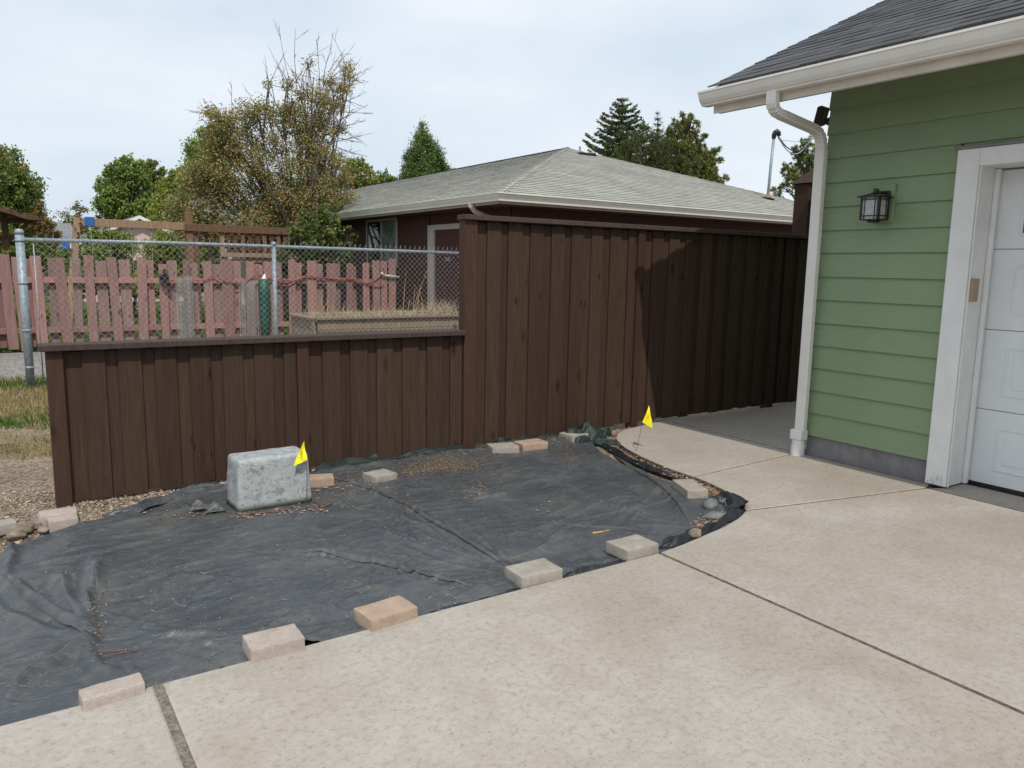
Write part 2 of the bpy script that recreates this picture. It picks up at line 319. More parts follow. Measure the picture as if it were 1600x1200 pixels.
class MB:
    def __init__(s): s.V = []; s.F = []
    def add(s, V, Fc):
        n = len(s.V); s.V += [tuple(map(float, p)) for p in V]; s.F += [tuple(i+n for i in f) for f in Fc]; return s
    def box(s, x0, x1, y0, y1, z0, z1, ch=0.0, rot=None, org=None):
        """chamfered box"""
        if ch <= 0:
            V = [(x, y, z) for x in (x0, x1) for y in (y0, y1) for z in (z0, z1)]
            Fc = [(0, 1, 3, 2), (4, 6, 7, 5), (0, 4, 5, 1), (2, 3, 7, 6), (0, 2, 6, 4), (1, 5, 7, 3)]
        else:
            V = []; idx = {}
            lo = (x0, y0, z0); hi = (x1, y1, z1)
            for i in (0, 1):
                for j in (0, 1):
                    for k in (0, 1):
                        c = [(lo, hi)[q][ax] for ax, q in enumerate((i, j, k))]
                        ins = [(ch if q == 0 else -ch) for q in (i, j, k)]
                        for ax in range(3):
                            p = [c[t]+(0 if t == ax else ins[t]) for t in range(3)]
                            idx[(i, j, k, ax)] = len(V); V.append(tuple(p))
            Fc = []
            for ax in range(3):
                o1, o2 = [(1, 2), (2, 0), (0, 1)][ax]
                for q in (0, 1):
                    cyc = [(0, 0), (1, 0), (1, 1), (0, 1)]
                    if q == 0: cyc = cyc[::-1]
                    f = []
                    for u, v_ in cyc:
                        key = [0, 0, 0]; key[ax] = q; key[o1] = u; key[o2] = v_; f.append(idx[(*key, ax)])
                    Fc.append(tuple(f))
            for ax in range(3):       # edges parallel to ax
                o1, o2 = [(1, 2), (2, 0), (0, 1)][ax]
                for u in (0, 1):
                    for v_ in (0, 1):
                        def K(q, a2):
                            key = [0, 0, 0]; key[ax] = q; key[o1] = u; key[o2] = v_; return idx[(*key, a2)]
                        f = (K(0, o1), K(1, o1), K(1, o2), K(0, o2))
                        Fc.append(f if (u == v_) else f[::-1])
            for i in (0, 1):
                for j in (0, 1):
                    for k in (0, 1):
                        f = (idx[(i, j, k, 0)], idx[(i, j, k, 1)], idx[(i, j, k, 2)])
                        Fc.append(f if (i+j+k) % 2 == 1 else f[::-1])
        if rot is not None:
            org = Vector(org if org is not None else ((x0+x1)/2, (y0+y1)/2, (z0+z1)/2)); V = [tuple(rot @ (Vector(p)-org)+org) for p in V]
        return s.add(V, Fc)
    def tube(s, pts, r, n=6, cap=True):
        P = [Vector(map(float, p)) for p in pts]; rs = r if hasattr(r, '__len__') else [r]*len(P)
        base = len(s.V); t0 = (P[1]-P[0]).normalized(); up = Vector((0, 0, 1)) if abs(t0.z) < .9 else Vector((1, 0, 0))
        u = t0.cross(up).normalized()
        for i, p in enumerate(P):
            t = (P[min(i+1, len(P)-1)]-P[max(i-1, 0)]).normalized(); u = (u-t*u.dot(t)).normalized(); v_ = t.cross(u)
            for k in range(n):
                a_ = 2*math.pi*k/n; s.V.append(tuple(p+(u*math.cos(a_)+v_*math.sin(a_))*rs[i]))
        for i in range(len(P)-1):
            for k in range(n):
                a_, b_ = base+i*n+k, base+i*n+(k+1) % n; s.F.append((a_, b_, b_+n, a_+n))
        if cap: s.F.append(tuple(base+k for k in range(n))[::-1]); s.F.append(tuple(base+(len(P)-1)*n+k for k in range(n)))
        return s
    def beam(s, p0, p1, w_, h_, up=(0, 0, 1), ch=.004):
        p0 = Vector(p0); p1 = Vector(p1); d = p1-p0; L = d.length; d.normalize(); upv = Vector(up)
        side = d.cross(upv).normalized(); upn = side.cross(d)
        R_ = Matrix((d, side, upn)).transposed()
        b_ = MB().box(0, L, -w_/2, w_/2, -h_/2, h_/2, ch)
        return s.add([tuple(R_ @ Vector(p)+p0) for p in b_.V], b_.F)
    def build(s, name, mat, parent=None, smooth=False, center=False):
        V = s.V; loc = None
        if center:
            c = np.mean(np.array(V), 0); V = [tuple(np.array(p)-c) for p in V]; loc = tuple(c)
            if parent is not None: loc = tuple(c-np.array(parent.location))
            # geometry given in world coordinates, object origin at its middle
        elif parent is not None and any(abs(q) > 1e-9 for q in parent.location):
            c = np.array(parent.location); V = [tuple(np.array(p)-c) for p in V]
        return mesh(name, V, s.F, mat, parent, smooth, loc)
def B(x0, x1, y0, y1, z0, z1, ch=0.0, **k): return MB().box(x0, x1, y0, y1, z0, z1, ch, **k)

# value noise for height fields
def vnoise(x, y, seed=0):
    r = np.random.default_rng(seed); T = r.random((256, 256))
    xi = np.floor(x).astype(int); yi = np.floor(y).astype(int); fx = x-xi; fy = y-yi
    fx = fx*fx*(3-2*fx); fy = fy*fy*(3-2*fy); g = lambda i, j: T[i % 256, j % 256]
    return (g(xi, yi)*(1-fx)+g(xi+1, yi)*fx)*(1-fy)+(g(xi, yi+1)*(1-fx)+g(xi+1, yi+1)*fx)*fy-.5
def fbm(x, y, seed=0, oct=4):
    s_ = 0; a_ = 1
    for k in range(oct): s_ = s_+a_*vnoise(x*2**k+17*k, y*2**k+31*k, seed+k); a_ *= .5
    return s_

# ------------------------------------------------------------------ setting: ground
xs = np.concatenate([[-150, -60, -20, -6], np.linspace(-2.4, 7.6, 140), [12, 25, 60, 150]]); ys = np.concatenate([[-100, -30, -8], np.linspace(1.5, 12, 150), [16, 30, 70, 200]])
XX, YY = np.meshgrid(xs, ys, indexing='ij'); ZZ = -.045+.018*fbm(XX*2.2, YY*2.2, 5)+.012*fbm(XX*9, YY*9, 9)
ZZ = np.where((YY > 5.9), ZZ+.012, ZZ)
def grid_mesh(name, XX, YY, ZZ, mat, parent=None, smooth=True):
    n, m_ = XX.shape; idx = np.arange(n*m_).reshape(n, m_)
    Fc = np.stack([idx[:-1, :-1], idx[1:, :-1], idx[1:, 1:], idx[:-1, 1:]], -1).reshape(-1, 4)
    return npmesh(name, np.stack([XX, YY, ZZ], -1).reshape(-1, 3), Fc, mat, parent, smooth)
tag(grid_mesh('ground', XX, YY, ZZ, 'gravel_soil'), 'tan gravel and soil', kind='structure')
def sheet(name, poly, z, mat, **k):
    o = mesh(name, [(*p, z) for p in poly], [tuple(range(len(poly)))], mat); return tag(o, kind='structure', **k)
def wob(x0, x1, y0, y1, seed, amp=.25, n=40):
    pts = []
    for t in np.linspace(0, 1, n, endpoint=False): pts.append((x0+(x1-x0)*t, y0+amp*mnoise.noise((t*9, seed, 0))))
    pts.append((x1, y0)); pts.append((x1, y1)); pts.append((x0, y1)); return pts
sheet('path', wob(-8, 9, 10.9, 14.2, 3, .12), -.014, 'path_gravel')
sheet('lawn', [(-60, 14.3), (60, 14.3), (60, 120), (-60, 120)], -.012, 'lawn_soil')
sheet('dry_grass_verge', wob(-8, 2.5, 7.25, 10.95, 8, .5), -.031, 'dry_soil')

# driveway slabs
def inset(poly, d):
    n = len(poly); out = []
    for i in range(n):
        p0 = Vector(poly[i-1]); p1 = Vector(poly[i]); p2 = Vector(poly[(i+1) % n])
        a_ = (p1-p0).normalized(); b_ = (p2-p1).normalized(); n1 = Vector((-a_.y, a_.x)); n2 = Vector((-b_.y, b_.x))
        q = (n1+n2); L = max(.35, q.length_squared/2); out.append(p1+q*(d/L))
    return out
def slab(poly, parent, dz=0.0, gap=.007):
    A = sum(poly[i-1][0]*poly[i][1]-poly[i][0]*poly[i-1][1] for i in range(len(poly)))
    if A < 0: poly = poly[::-1]
    poly = inset(poly, gap)
    r = [(poly, -.11), (poly, -.010), (inset(poly, .003), -.004), (inset(poly, .010), 0.0)]
    V = []; Fc = []; n = len(poly)
    for pl, z in r: V += [(p[0], p[1], z+dz) for p in pl]
    for k in range(3):
        for i in range(n):
            j = (i+1) % n; Fc.append((k*n+i, k*n+j, (k+1)*n+j, (k+1)*n+i))
    Fc.append(tuple(range(3*n, 4*n)))
    o = mesh('slab', V, Fc, 'concrete', parent); o.data.materials.append(M['slab_side']); mi = np.zeros(len(Fc), np.int32); mi[:2*n] = 1; o.data.polygons.foreach_set('material_index', mi); return o
tip = (3.72, 2.965)
edge = [(2.77, 2.735), (2.95, 2.757), (3.1, 2.785), (3.38, 2.838), (3.56, 2.895), tip]
walk = [tip, (3.86, 3.12), (3.935, 3.27), (4.0, 3.49), (4.03, 3.67)]
pad = [(4.03, 3.67), (4.035, 3.87), (4.07, 4.1), (4.12, 4.32), (4.19, 4.55), (4.29, 4.78), (4.40, 4.93), (4.53, 5.05), (4.70, 5.14), (4.95, 5.20), (5.12, 5.235)]
drv = empty('driveway'); tag(drv, 'pale concrete driveway slabs in front of the garage', kind='structure')
slab([(-6, -6), (.378, -6), (.378, 2.73), (-6, 2.73)], drv, 0, .009)
slab([(.386, -6), (2.767, -6), (2.767, 2.735), (.386, 2.73)], drv, .001, .009)
slab(edge+[(5.215, 2.655), (5.215, -6), (2.773, -6)], drv, 0, .006)
slab(walk+[(5.30, 3.755), (5.315, 3.70), (5.315, 2.69), (5.215, 2.655)], drv, .001, .0035)
slab([(5.215, 2.652), (5.30, 2.60), (5.56, 2.60), (5.56, -2.4), (5.215, -2.4)], drv, .002)
wk = empty('walkway'); tag(wk, 'curved concrete walk between the brown fence and the garage', kind='structure')
slab([tuple(p) for p in pad]+[(5.36, 5.25), (5.34, 4.6), (5.318, 3.78), (5.30, 3.755)], wk)
slab([(5.36, 5.25), (9.5, 5.25), (9.5, 3.75), (5.318, 3.78), (5.34, 4.6)], wk, .001)
mesh('joint_fill', [(-6, -6, -.014), (5.3, -6, -.014), (5.3, 2.7, -.014), (5.28, 3.74, -.014), (4.06, 3.68, -.014), (3.95, 3.2, -.014), (3.66, 2.93, -.014), (2.7, 2.70, -.014), (-6, 2.70, -.014)], [tuple(range(9))], 'joint_sand', drv)
mesh('joint_fill', [(.366, -6, -.0055), (.397, -6, -.0055), (.397, 2.725, -.0055), (.366, 2.725, -.0055)], [(0, 1, 2, 3)], 'joint_sand', drv)
mesh('joint_fill', [(2.755, -6, -.0075), (2.785, -6, -.0075), (2.785, 2.728, -.0075), (2.755, 2.728, -.0075)], [(0, 1, 2, 3)], 'joint_brown', drv)
mesh('dirty_joint_gap', [(3.70, 2.90, -.0125), (5.25, 2.60, -.0125), (5.25, 2.70, -.0125), (3.76, 3.02, -.0125)], [(0, 1, 2, 3)], 'crack_dirt', drv)  # dark dirt lying in the thin joints between slabs
mesh('dirty_joint_gap', [(4.05, 3.62, -.0125), (5.30, 3.70, -.0125), (5.33, 3.81, -.0125), (4.05, 3.72, -.0125)], [(0, 1, 2, 3)], 'crack_dirt', drv)
mesh('dirty_joint_gap', [(5.19, -2.4, -.0122), (5.24, -2.4, -.0122), (5.24, 2.62, -.0122), (5.19, 2.62, -.0122)], [(0, 1, 2, 3)], 'crack_dirt', drv)
mesh('joint_fill', [(4.1, 3.72, -.013), (9.4, 3.72, -.013), (9.4, 5.2, -.013), (5.1, 5.2, -.013), (4.75, 5.1, -.013), (4.35, 4.8, -.013), (4.17, 4.4, -.013)], [tuple(range(7))], 'joint_sand', wk)

# ------------------------------------------------------------------ brown board fences
YF = 5.27
def board_fence(root, xs_, kinds, z1, capz, base):
    for i, k in enumerate(kinds):
        x0, x1 = xs_[i], xs_[i+1]; j = random.uniform(-.004, .004); zb = base(x0)+random.uniform(.0, .018)
        if k == 'P': B(x0, x1, YF-.045, YF+.05, base(x0)-.05, z1, .004).build('post', 'stained_post', root, center=True)
        elif k == 'F': B(x0, x1, YF-.019+j*.4, YF-.001+j*.4, zb, z1+random.uniform(-.002, .0), .003).build('board', 'stained_fence', root, center=True)
        elif k == 'B':
            B(x0-.03, x1+.03, YF+.001, YF+.017, zb, z1-.012, .003).build('board', 'stained_fence', root, center=True)
def nails(root, xs_, kinds, zs):
    mb = MB()
    for i, k in enumerate(kinds):
        if k == 'P': continue
        for z in zs:
            if random.random() < .35: continue
            for f_ in ((.25, .75) if k == 'F' else (.5,)):
                x = xs_[i]+(xs_[i+1]-xs_[i])*f_+random.uniform(-.008, .008); zz = z+random.uniform(-.03, .03); y = YF-.0215 if k == 'F' else YF-.0012
                r_ = .0028; mb.add([(x-r_, y, zz-r_), (x+r_, y, zz-r_), (x+r_, y, zz+r_), (x-r_, y, zz+r_), (x-r_, y+.004, zz-r_), (x+r_, y+.004, zz-r_), (x+r_, y+.004, zz+r_), (x-r_, y+.004, zz+r_)], [(3, 2, 1, 0), (0, 1, 5, 4), (2, 3, 7, 6), (1, 2, 6, 5), (3, 0, 4, 7)])
    o = mb.build('nail_heads', 'nail_metal', root); o['kind'] = 'stuff'
simple('nail_metal', (.105, .08, .068), .6, .4, bump=0)
lowx = [0.236, 0.323, 0.421, 0.546, 0.617, 0.748, 0.823, 0.951, 1.029, 1.159, 1.234, 1.364, 1.437, 1.566, 1.639, 1.725, 1.807, 1.912, 2.046, 2.121, 2.255, 2.328, 2.462, 2.535, 2.669, 2.745, 2.879, 2.95, 3.055]
lowk = 'PBFBFBFBFBFBFBFPBFFBFBFBFBFBF'[:28]
lf = empty('low_fence', (1.65, YF, 0)); tag(lf, 'low dark brown board fence behind the black ground sheet', 'fence')
zlow = lambda x: -.035+.035*(x-.236)/2.8
board_fence(lf, lowx, 'PBFBFBFBFBFBFBFPBFBFBFBFBFBF', .905, .92, zlow)
B(.205, 3.052, YF-.085, YF+.075, .906, .944, .004).build('cap_board', 'cap_wood', lf, center=True)
B(.24, 3.05, YF+.019, YF+.055, .82, .9045, .003).build('rail', 'stained_fence', lf, center=True)
B(.24, 3.05, YF+.019, YF+.055, .10, .19, .003).build('rail', 'stained_fence', lf, center=True)
nails(lf, lowx, 'PBFBFBFBFBFBFBFPBFBFBFBFBFBF', (.845, .15))
tallx = [3.057, 3.17, 3.276, 3.407, 3.476, 3.613, 3.692, 3.825, 3.911, 4.044, 4.12, 4.251, 4.341, 4.468, 4.555, 4.68, 4.767, 4.864, 4.944, 5.063, 5.194, 5.277, 5.41, 5.497, 5.63]
tallk = 'PBFBFBFBFBFBFBFBFPBFBFBF'
while tallx[-1] < 7.6:
    tallk += 'B'; tallx.append(tallx[-1]+.085)
    if abs(tallx[-1]-6.75) < .12: tallk += 'P'; tallx.append(tallx[-1]+.09); tallk += 'B'; tallx.append(tallx[-1]+.085)
    tallk += 'F'; tallx.append(tallx[-1]+.133)
tf = empty('tall_fence', (5.3, YF, 0)); tag(tf, 'tall dark brown board fence half in the shade of the garage', 'fence')
board_fence(tf, tallx, tallk, 1.79, 1.82, lambda x: -.005 if x < 4.6 else .015)
B(3.05, 7.9, YF-.075, YF+.075, 1.792, 1.832, .004).build('cap_board', 'cap_wood', tf, center=True)
for z in (1.701, .9, .14): B(3.172, 7.7, YF+.019, YF+.055, z, z+.09, .003).build('rail', 'stained_fence', tf, center=True)
nails(tf, tallx, tallk, (1.745, .945, .18))
tp = empty('tall_post', (7.5, 5.62, 0)); tag(tp, 'taller dark brown post with pointed cap behind the downspout', 'post')
B(7.78, 8.02, 5.60, 5.80, -.02, 2.44, .006).build('post', 'stained_post', tp, center=True)
mesh('post_cap', [(.25, -.05, 2.442), (.60, -.05, 2.442), (.60, .22, 2.442), (.25, .22, 2.442), (.50, .08, 2.64)], [(0, 1, 2, 3), (0, 4, 1), (1, 4, 2), (2, 4, 3), (3, 4, 0)], 'stained_post', tp)

# ------------------------------------------------------------------ green garage
XW = 5.325
ga = empty('green_garage', (XW, 3.7, 0)); tag(ga, 'green lap sided garage with white trim and charcoal shingle roof', 'garage')
def gadd(mb, name, mat, **k): return mb.build(name, mat, ga, **k)
YC = 3.705
# wall core
core = MB(); core.box(5.345, 5.50, 2.70, 3.69, .0, 2.95); core.box(5.345, 5.50, -2.42, 2.70, 2.24, 2.95); core.box(5.345, 5.50, -6, -2.42, 0, 2.95)
core.box(5.50, 12, 3.55, 3.69, 0, 2.95)
gadd(core, 'wall', 'green_siding')
mesh('gable_wall', [(0.02, -.012, 2.93), (6.6, -.012, 2.93), (6.6, -.012, 3.6), (3.9, -.012, 4.8), (0.02, -.012, 2.97), (0.02, -.15, 2.93), (6.6, -.15, 2.93), (6.6, -.15, 3.6), (3.9, -.15, 4.8), (.02, -.15, 2.97)], [(0, 1, 2, 3, 4), (9, 8, 7, 6, 5), (0, 5, 6, 1), (1, 6, 7, 2), (2, 7, 8, 3), (3, 8, 9, 4), (4, 9, 5, 0)], 'green_siding', ga)
gadd(B(5.335, 5.50, 2.70, 3.695, -.05, .165, .003), 'foundation', 'foundation_grey')
gadd(B(5.50, 12, 3.56, 3.695, -.05, .165, .003), 'foundation', 'foundation_grey')
# siding boards: front
def lap(y0, y1, z0, z1):
    V = []
    for y in (y0, y1): V += [(XW-.013, y, z0), (XW+.008, y, z0), (XW+.014, y, z1), (XW+.008, y, z1)]
    return MB().add(V, [(0, 3, 2, 1), (4, 5, 6, 7), (0, 4, 7, 3), (3, 7, 6, 2), (1, 2, 6, 5), (0, 1, 5, 4)])
zl = [.163, .345, .523, .702, .877, 1.053, 1.232, 1.409, 1.589, 1.757, 1.931, 2.108, 2.285, 2.462, 2.64, 2.80]
for i in range(len(zl)-1):
    top = zl[i+1]+.018
    if zl[i] < 2.15: lap(2.715, YC, zl[i], top).build('siding_board', 'green_siding', ga, center=True)
    if zl[i] > 2.1: lap(-2.6, YC if zl[i] > 2.15 else 2.69, max(zl[i], 2.262) if zl[i] < 2.262 else zl[i], top).build('siding_board', 'green_siding', ga, center=True)
for i in range(len(zl)-1):       # side wall facing the fence
    x0, x1 = XW+.004, 11.9; z0 = zl[i]; z1 = zl[i+1]+.018; V = []
    for x in (x0, x1): V += [(x, YC+.001, z0), (x, YC-.012, z0), (x, YC-.016, z1), (x, YC-.011, z1)]
    MB().add(V, [(0, 3, 2, 1), (4, 5, 6, 7), (0, 4, 7, 3), (3, 7, 6, 2), (1, 2, 6, 5), (0, 1, 5, 4)]).build('siding_board', 'green_siding', ga, center=True)
# opening: trim, jamb, door
XT = 5.285
gadd(B(XT, XW+.03, 2.571, 2.712, .012, 2.2425, .004), 'door_trim', 'white_paint')
gadd(B(XT, XW+.03, -2.43, 2.5705, 2.13, 2.2425, .004), 'door_trim', 'white_paint')
gadd(B(XT, XW+.03, -2.57, -2.431, .012, 2.2425, .004), 'door_trim', 'white_paint')
gadd(B(XT-.012, XW+.03, -2.6, 2.73, 2.243, 2.262, .003), 'drip_cap', 'foundation_grey')
gadd(B(XW+.031, 5.60, 2.574, 2.70, .012, 2.24, .002), 'jamb', 'white_paint')
gadd(B(XW+.031, 5.60, -2.43, 2.5735, 2.135, 2.24, .002), 'jamb', 'white_paint')
gadd(B(5.505, 5.545, 2.545, 2.5735, .012, 2.13, .006), 'door_stop', 'white_paint')
gadd(B(XT+.015, XT+.03, 2.560, 2.5695, .012, 2.13, .002), 'jamb_bead', 'white_paint')
random.seed(5)
pe = MB()
for k in range(6):
    y = 2.60+k*.018+random.uniform(-.004, .004); h = random.uniform(.02, .06); z0_ = random.uniform(.014, .05)
    pe.add([(XT-.0012, y-.002, z0_), (XT-.0012, y+.003, z0_), (XT-.0012, y+.0005, z0_+h)], [(0, 1, 2)])
pe.build('peeled_patch', 'peeling_wood', ga)
door = empty('garage_door', (5.563-XW, -3.7, 0)); door.parent = ga
zd = [.028, .54, 1.081, 1.613, 2.125]
for i in range(4):
    z0, z1 = zd[i]+.002, zd[i+1]-.002
    mb = B(5.563, 5.60, -2.42, 2.570, z0, z1, .004)
    V = [tuple(np.array(p)-np.array((5.563, 0, 0))) for p in mb.V]
    mesh('door_panel', V, mb.F, 'door_white', door)
    ncell = 8; cw = 4.85/ncell
    fr = MB()
    for c_ in range(ncell):
        y1 = 2.405-c_*cw; y0 = y1-.44; a0, a1 = (z0+.10, z1-.11)
        if i == 3: a0, a1 = z0+.085, z1-.08
        for (q0, q1, r0, r1) in ((y0, y1, a0, a0+.014), (y0, y1, a1-.014, a1), (y0, y0+.014, a0+.014, a1-.014), (y1-.014, y1, a0+.014, a1-.014)):
            fr.box(-.006, .002, q0, q1, r0, r1, .002)
        if i < 3: fr.box(-.004, .002, y0+.05, y1-.05, a0+.05, a1-.05, .003)
    mesh('door_molding' if i < 3 else 'window_frame', fr.V, fr.F, 'door_white', door)
    if i == 3:
        for c_ in range(ncell):
            y1 = 2.405-c_*cw; y0 = y1-.44
            g_ = B(-.0025, .001, y0+.016, y1-.016, z0+.101, z1-.096); mesh('window_pane', g_.V, g_.F, 'window_glass', door)
mesh('rubber_seal', B(-.004, .03, -2.42, 2.569, .004, .027).V, B(0, 1, 0, 1, 0, 1).F, 'black_metal', door)
gadd(B(5.318, 5.412, 2.548, 2.5725, 1.268, 1.418, .006), 'door_sensor', 'tan_plastic')
# gutter, fascia, rake
def sweepY(prof, y0, y1, name, mat, parent, off):
    n = len(prof); V = [(x, y0, z) for x, z in prof]+[(x, y1, z) for x, z in prof]
    Fc = [(i, (i+1) % n, n+(i+1) % n, n+i) for i in range(n)]+[tuple(range(n))[::-1], tuple(range(n, 2*n))]
    V = [tuple(np.array(p)-np.array(off)) for p in V]
    o = mesh(name, V, Fc, mat, parent); return o
gp = [(4.618, 2.775), (4.618, 2.662), (4.548, 2.660), (4.545, 2.672), (4.535, 2.676), (4.518, 2.700), (4.508, 2.726), (4.503, 2.744), (4.494, 2.748), (4.494, 2.762), (4.506, 2.764), (4.508, 2.752), (4.513, 2.742), (4.520, 2.715), (4.55, 2.675), (4.610, 2.672), (4.612, 2.775)]
gu = empty('gutter', (0, 0, 0)); gu.parent = ga
sweepY(gp, -6, 4.262, 'trough', 'gutter_white', gu, ga.location)
sweepY(gp[:11], 4.2621, 4.266, 'end_cap', 'gutter_white', gu, ga.location)
sweepY([(4.620, 2.79), (4.620, 2.607), (4.655, 2.607), (4.655, 2.805)], -6, 4.17, 'fascia', 'fascia_paint', ga, ga.location)
SL = .475
def zr(x): return 2.804+SL*(x-4.60)      # top of roof deck
RX = 9.4
rk = [(4.62, 2.607), (4.62, zr(4.62)-.012), (RX, zr(RX)-.012), (RX, zr(RX)-.2)]
V = [(x, 4.1705, z) for x, z in rk]+[(x, 4.21, z) for x, z in rk]
MB().add(V, [(0, 1, 2, 3), (7, 6, 5, 4), (0, 4, 5, 1), (1, 5, 6, 2), (2, 6, 7, 3), (3, 7, 4, 0)]).build('rake_board', 'fascia_paint', ga)
V = [(4.656, 4.168, zr(4.656)-.03), (RX, 4.168, zr(RX)-.03), (RX, -6, zr(RX)-.03), (4.656, -6, zr(4.656)-.03)]
V += [(p[0], p[1], p[2]+.022) for p in V]
roof = MB().add(V, [(0, 1, 2, 3), (7, 6, 5, 4), (0, 4, 5, 1), (1, 5, 6, 2), (2, 6, 7, 3), (3, 7, 4, 0)]).build('roof', 'fascia_paint', ga)
V = [(RX, 4.2, zr(RX)), (RX+4.6, 4.2, zr(RX)-.475*4.6), (RX+4.6, -6, zr(RX)-.475*4.6), (RX, -6, zr(RX))]
MB().add(V, [(0, 1, 2, 3)]).build('roof', 'charcoal_shingle', ga)
# shingles on the garage: rows start at the eave; every shingle its own geometry
un = np.array([-SL, 0, 1])/math.hypot(SL, 1); ua = np.array([1, 0, SL])/math.hypot(SL, 1)
def shingle_V(s0, y0, y1, th, L=.165):
    o_ = np.array([4.575, 0, zr(4.575)]); b0 = o_+ua*s0; t0 = o_+ua*(s0+L)
    pts = []
    for y in (y0, y1):
        for q, off in ((b0, .004), (b0, .004+th), (t0, .004+.002), (t0, .0035)): pts.append((q[0]+un[0]*off, y, q[2]+un[2]*off))
    return pts
SF = [(0, 1, 2, 3), (4, 7, 6, 5), (1, 0, 4, 5), (2, 1, 5, 6), (3, 2, 6, 7)]
far = MB(); cnt = 0; random.seed(11)
nrow = int(5.3/.142)
for r_ in range(nrow):
    y = 4.235-(0 if r_ % 2 else .12); first = True; ytop = 4.238
    while y > -3.5:
        w_ = random.choice((.16, .20, .24, .30)); y1 = min(ytop, y) if not first else 4.238
        y0 = (y1 if first else y)-w_; first = False; y = y0
        V = shingle_V(r_*.142, y0+.0015, y1, random.choice((.005, .007, .009)))
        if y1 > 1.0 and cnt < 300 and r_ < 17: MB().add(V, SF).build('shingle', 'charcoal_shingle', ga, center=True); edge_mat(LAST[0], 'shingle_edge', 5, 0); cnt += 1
        else: far.add(V, SF)
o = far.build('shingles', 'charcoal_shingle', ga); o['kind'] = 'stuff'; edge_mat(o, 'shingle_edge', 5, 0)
# downspout
ds = empty('downspout', (0, 0, 0)); ds.parent = ga
YD = 3.70
def ydp(x): return -.065*max(0, min(1, (5.25-x)/.68))+.0
path = [(4.57, 2.675), (4.57, 2.615), (4.573, 2.59), (4.582, 2.568), (4.600, 2.55), (4.625, 2.538), (4.655, 2.532), (4.70, 2.527), (5.10, 2.487), (5.145, 2.48), (5.185, 2.465), (5.215, 2.44), (5.235, 2.41), (5.246, 2.37), (5.250, 2.33), (5.250, .20)]
def ringpath(path, hw, hd, corr=()):
    V = []; Fc = []; n = 8; out = []
    for i in range(len(path)-1):
        p = np.array(path[i]); q = np.array(path[i+1]); L = np.linalg.norm(q-p); st = max(1, int(L/.012)) if i in corr else 1
        for k in range(st): out.append((p+(q-p)*k/st, i in corr and k % 2 == 1))
    out.append((np.array(path[-1]), False))
    for i, (p, c_) in enumerate(out):
        a_ = out[max(i-1, 0)][0]; b_ = out[min(i+1, len(out)-1)][0]; t = (b_-a_)/np.linalg.norm(b_-a_); nn = np.array([-t[1], t[0]])
        s_ = .88 if c_ else 1.0; r = .008
        for u, v_ in ((-hd+r, -hw), (hd-r, -hw), (hd, -hw+r), (hd, hw-r), (hd-r, hw), (-hd+r, hw), (-hd, hw-r), (-hd, -hw+r)):
            V.append((p[0]+nn[0]*u*s_-XW, YD-3.7+v_*s_+ydp(p[0]), p[1]+nn[1]*u*s_))
    m_ = len(out)
    for i in range(m_-1):
        for k in range(n): Fc.append((i*n+k, i*n+(k+1) % n, (i+1)*n+(k+1) % n, (i+1)*n+k))
    Fc += [tuple(range(n)), tuple(range((m_-1)*n, m_*n))[::-1]]
    return V, Fc
V, Fc = ringpath(path, .041, .028, corr=(2, 3, 4, 5, 6, 9, 10, 11, 12, 13))
mesh('pipe', V, Fc, 'gutter_white', ds)
ad = MB().box(-.12, -.03, YD-3.7-.04, YD-3.7+.064, .125, .205, .006); mesh('adapter', ad.V, ad.F, 'white_paint', ds)
dp = MB().tube([(-.075, YD-3.688, .124), (-.075, YD-3.688, .085), (-.075, YD-3.688, .084), (-.075, YD-3.688, -.02)], [.048, .048, .053, .053], 20); mesh('drain_pipe', dp.V, dp.F, 'white_paint', ds)
# flood light on the corner
fl = empty('flood_light', (.02, .05, 2.60)); fl.parent = ga
R_ = Matrix.Rotation(math.radians(-18), 3, 'Y')@Matrix.Rotation(math.radians(25), 3, 'X')
b_ = MB().box(-.028, .028, .0, .08, -.068, .068, .008, rot=R_, org=(0, 0, 0)); mesh('lamp_housing', b_.V, b_.F, 'black_metal', fl)
b_ = MB().tube([(.02, .0, -.02), (.03, -.05, -.05)], .028, 10); mesh('bracket', b_.V, b_.F, 'black_metal', fl)
# wall lantern
wl = empty('wall_lantern', (5.31-XW, 3.2-3.7, 1.93)); wl.parent = ga
def lbox(name, mat, *args, ch=.003): b_ = B(*args, ch); return mesh(name, b_.V, b_.F, mat, wl)
lbox('mounting_plate', 'green_siding', -.012, .014, -.078, .078, -.132, .134)
lbox('back_plate', 'black_metal', -.034, -.0125, -.050, .045, -.075, .085)
lbox('arm', 'black_metal', -.12, -.0345, -.012, .012, .062, .082)
hx, hy, hb, ht = -.115, .0, -.115, .035
s_ = .063
bars = MB()
for dx in (-s_, s_):
    for dy in (-s_, s_): bars.box(hx+dx-.006, hx+dx+.006, hy+dy-.006, hy+dy+.006, hb, ht, .001)
for z_ in (hb-.006, hb+.02, ht-.018):
    for d_ in (-s_, s_):
        bars.box(hx-s_, hx+s_, hy+d_-.004, hy+d_+.004, z_, z_+.007); bars.box(hx+d_-.004, hx+d_+.004, hy-s_, hy+s_, z_, z_+.007)
for d_ in (-.038, .038):
    for e_ in (-s_, s_): bars.box(hx+d_-.002, hx+d_+.002, hy+e_-.003, hy+e_+.003, hb, ht); bars.box(hx+e_-.003, hx+e_+.003, hy+d_-.002, hy+d_+.002, hb, ht)
mesh('frame', bars.V, bars.F, 'black_metal', wl)
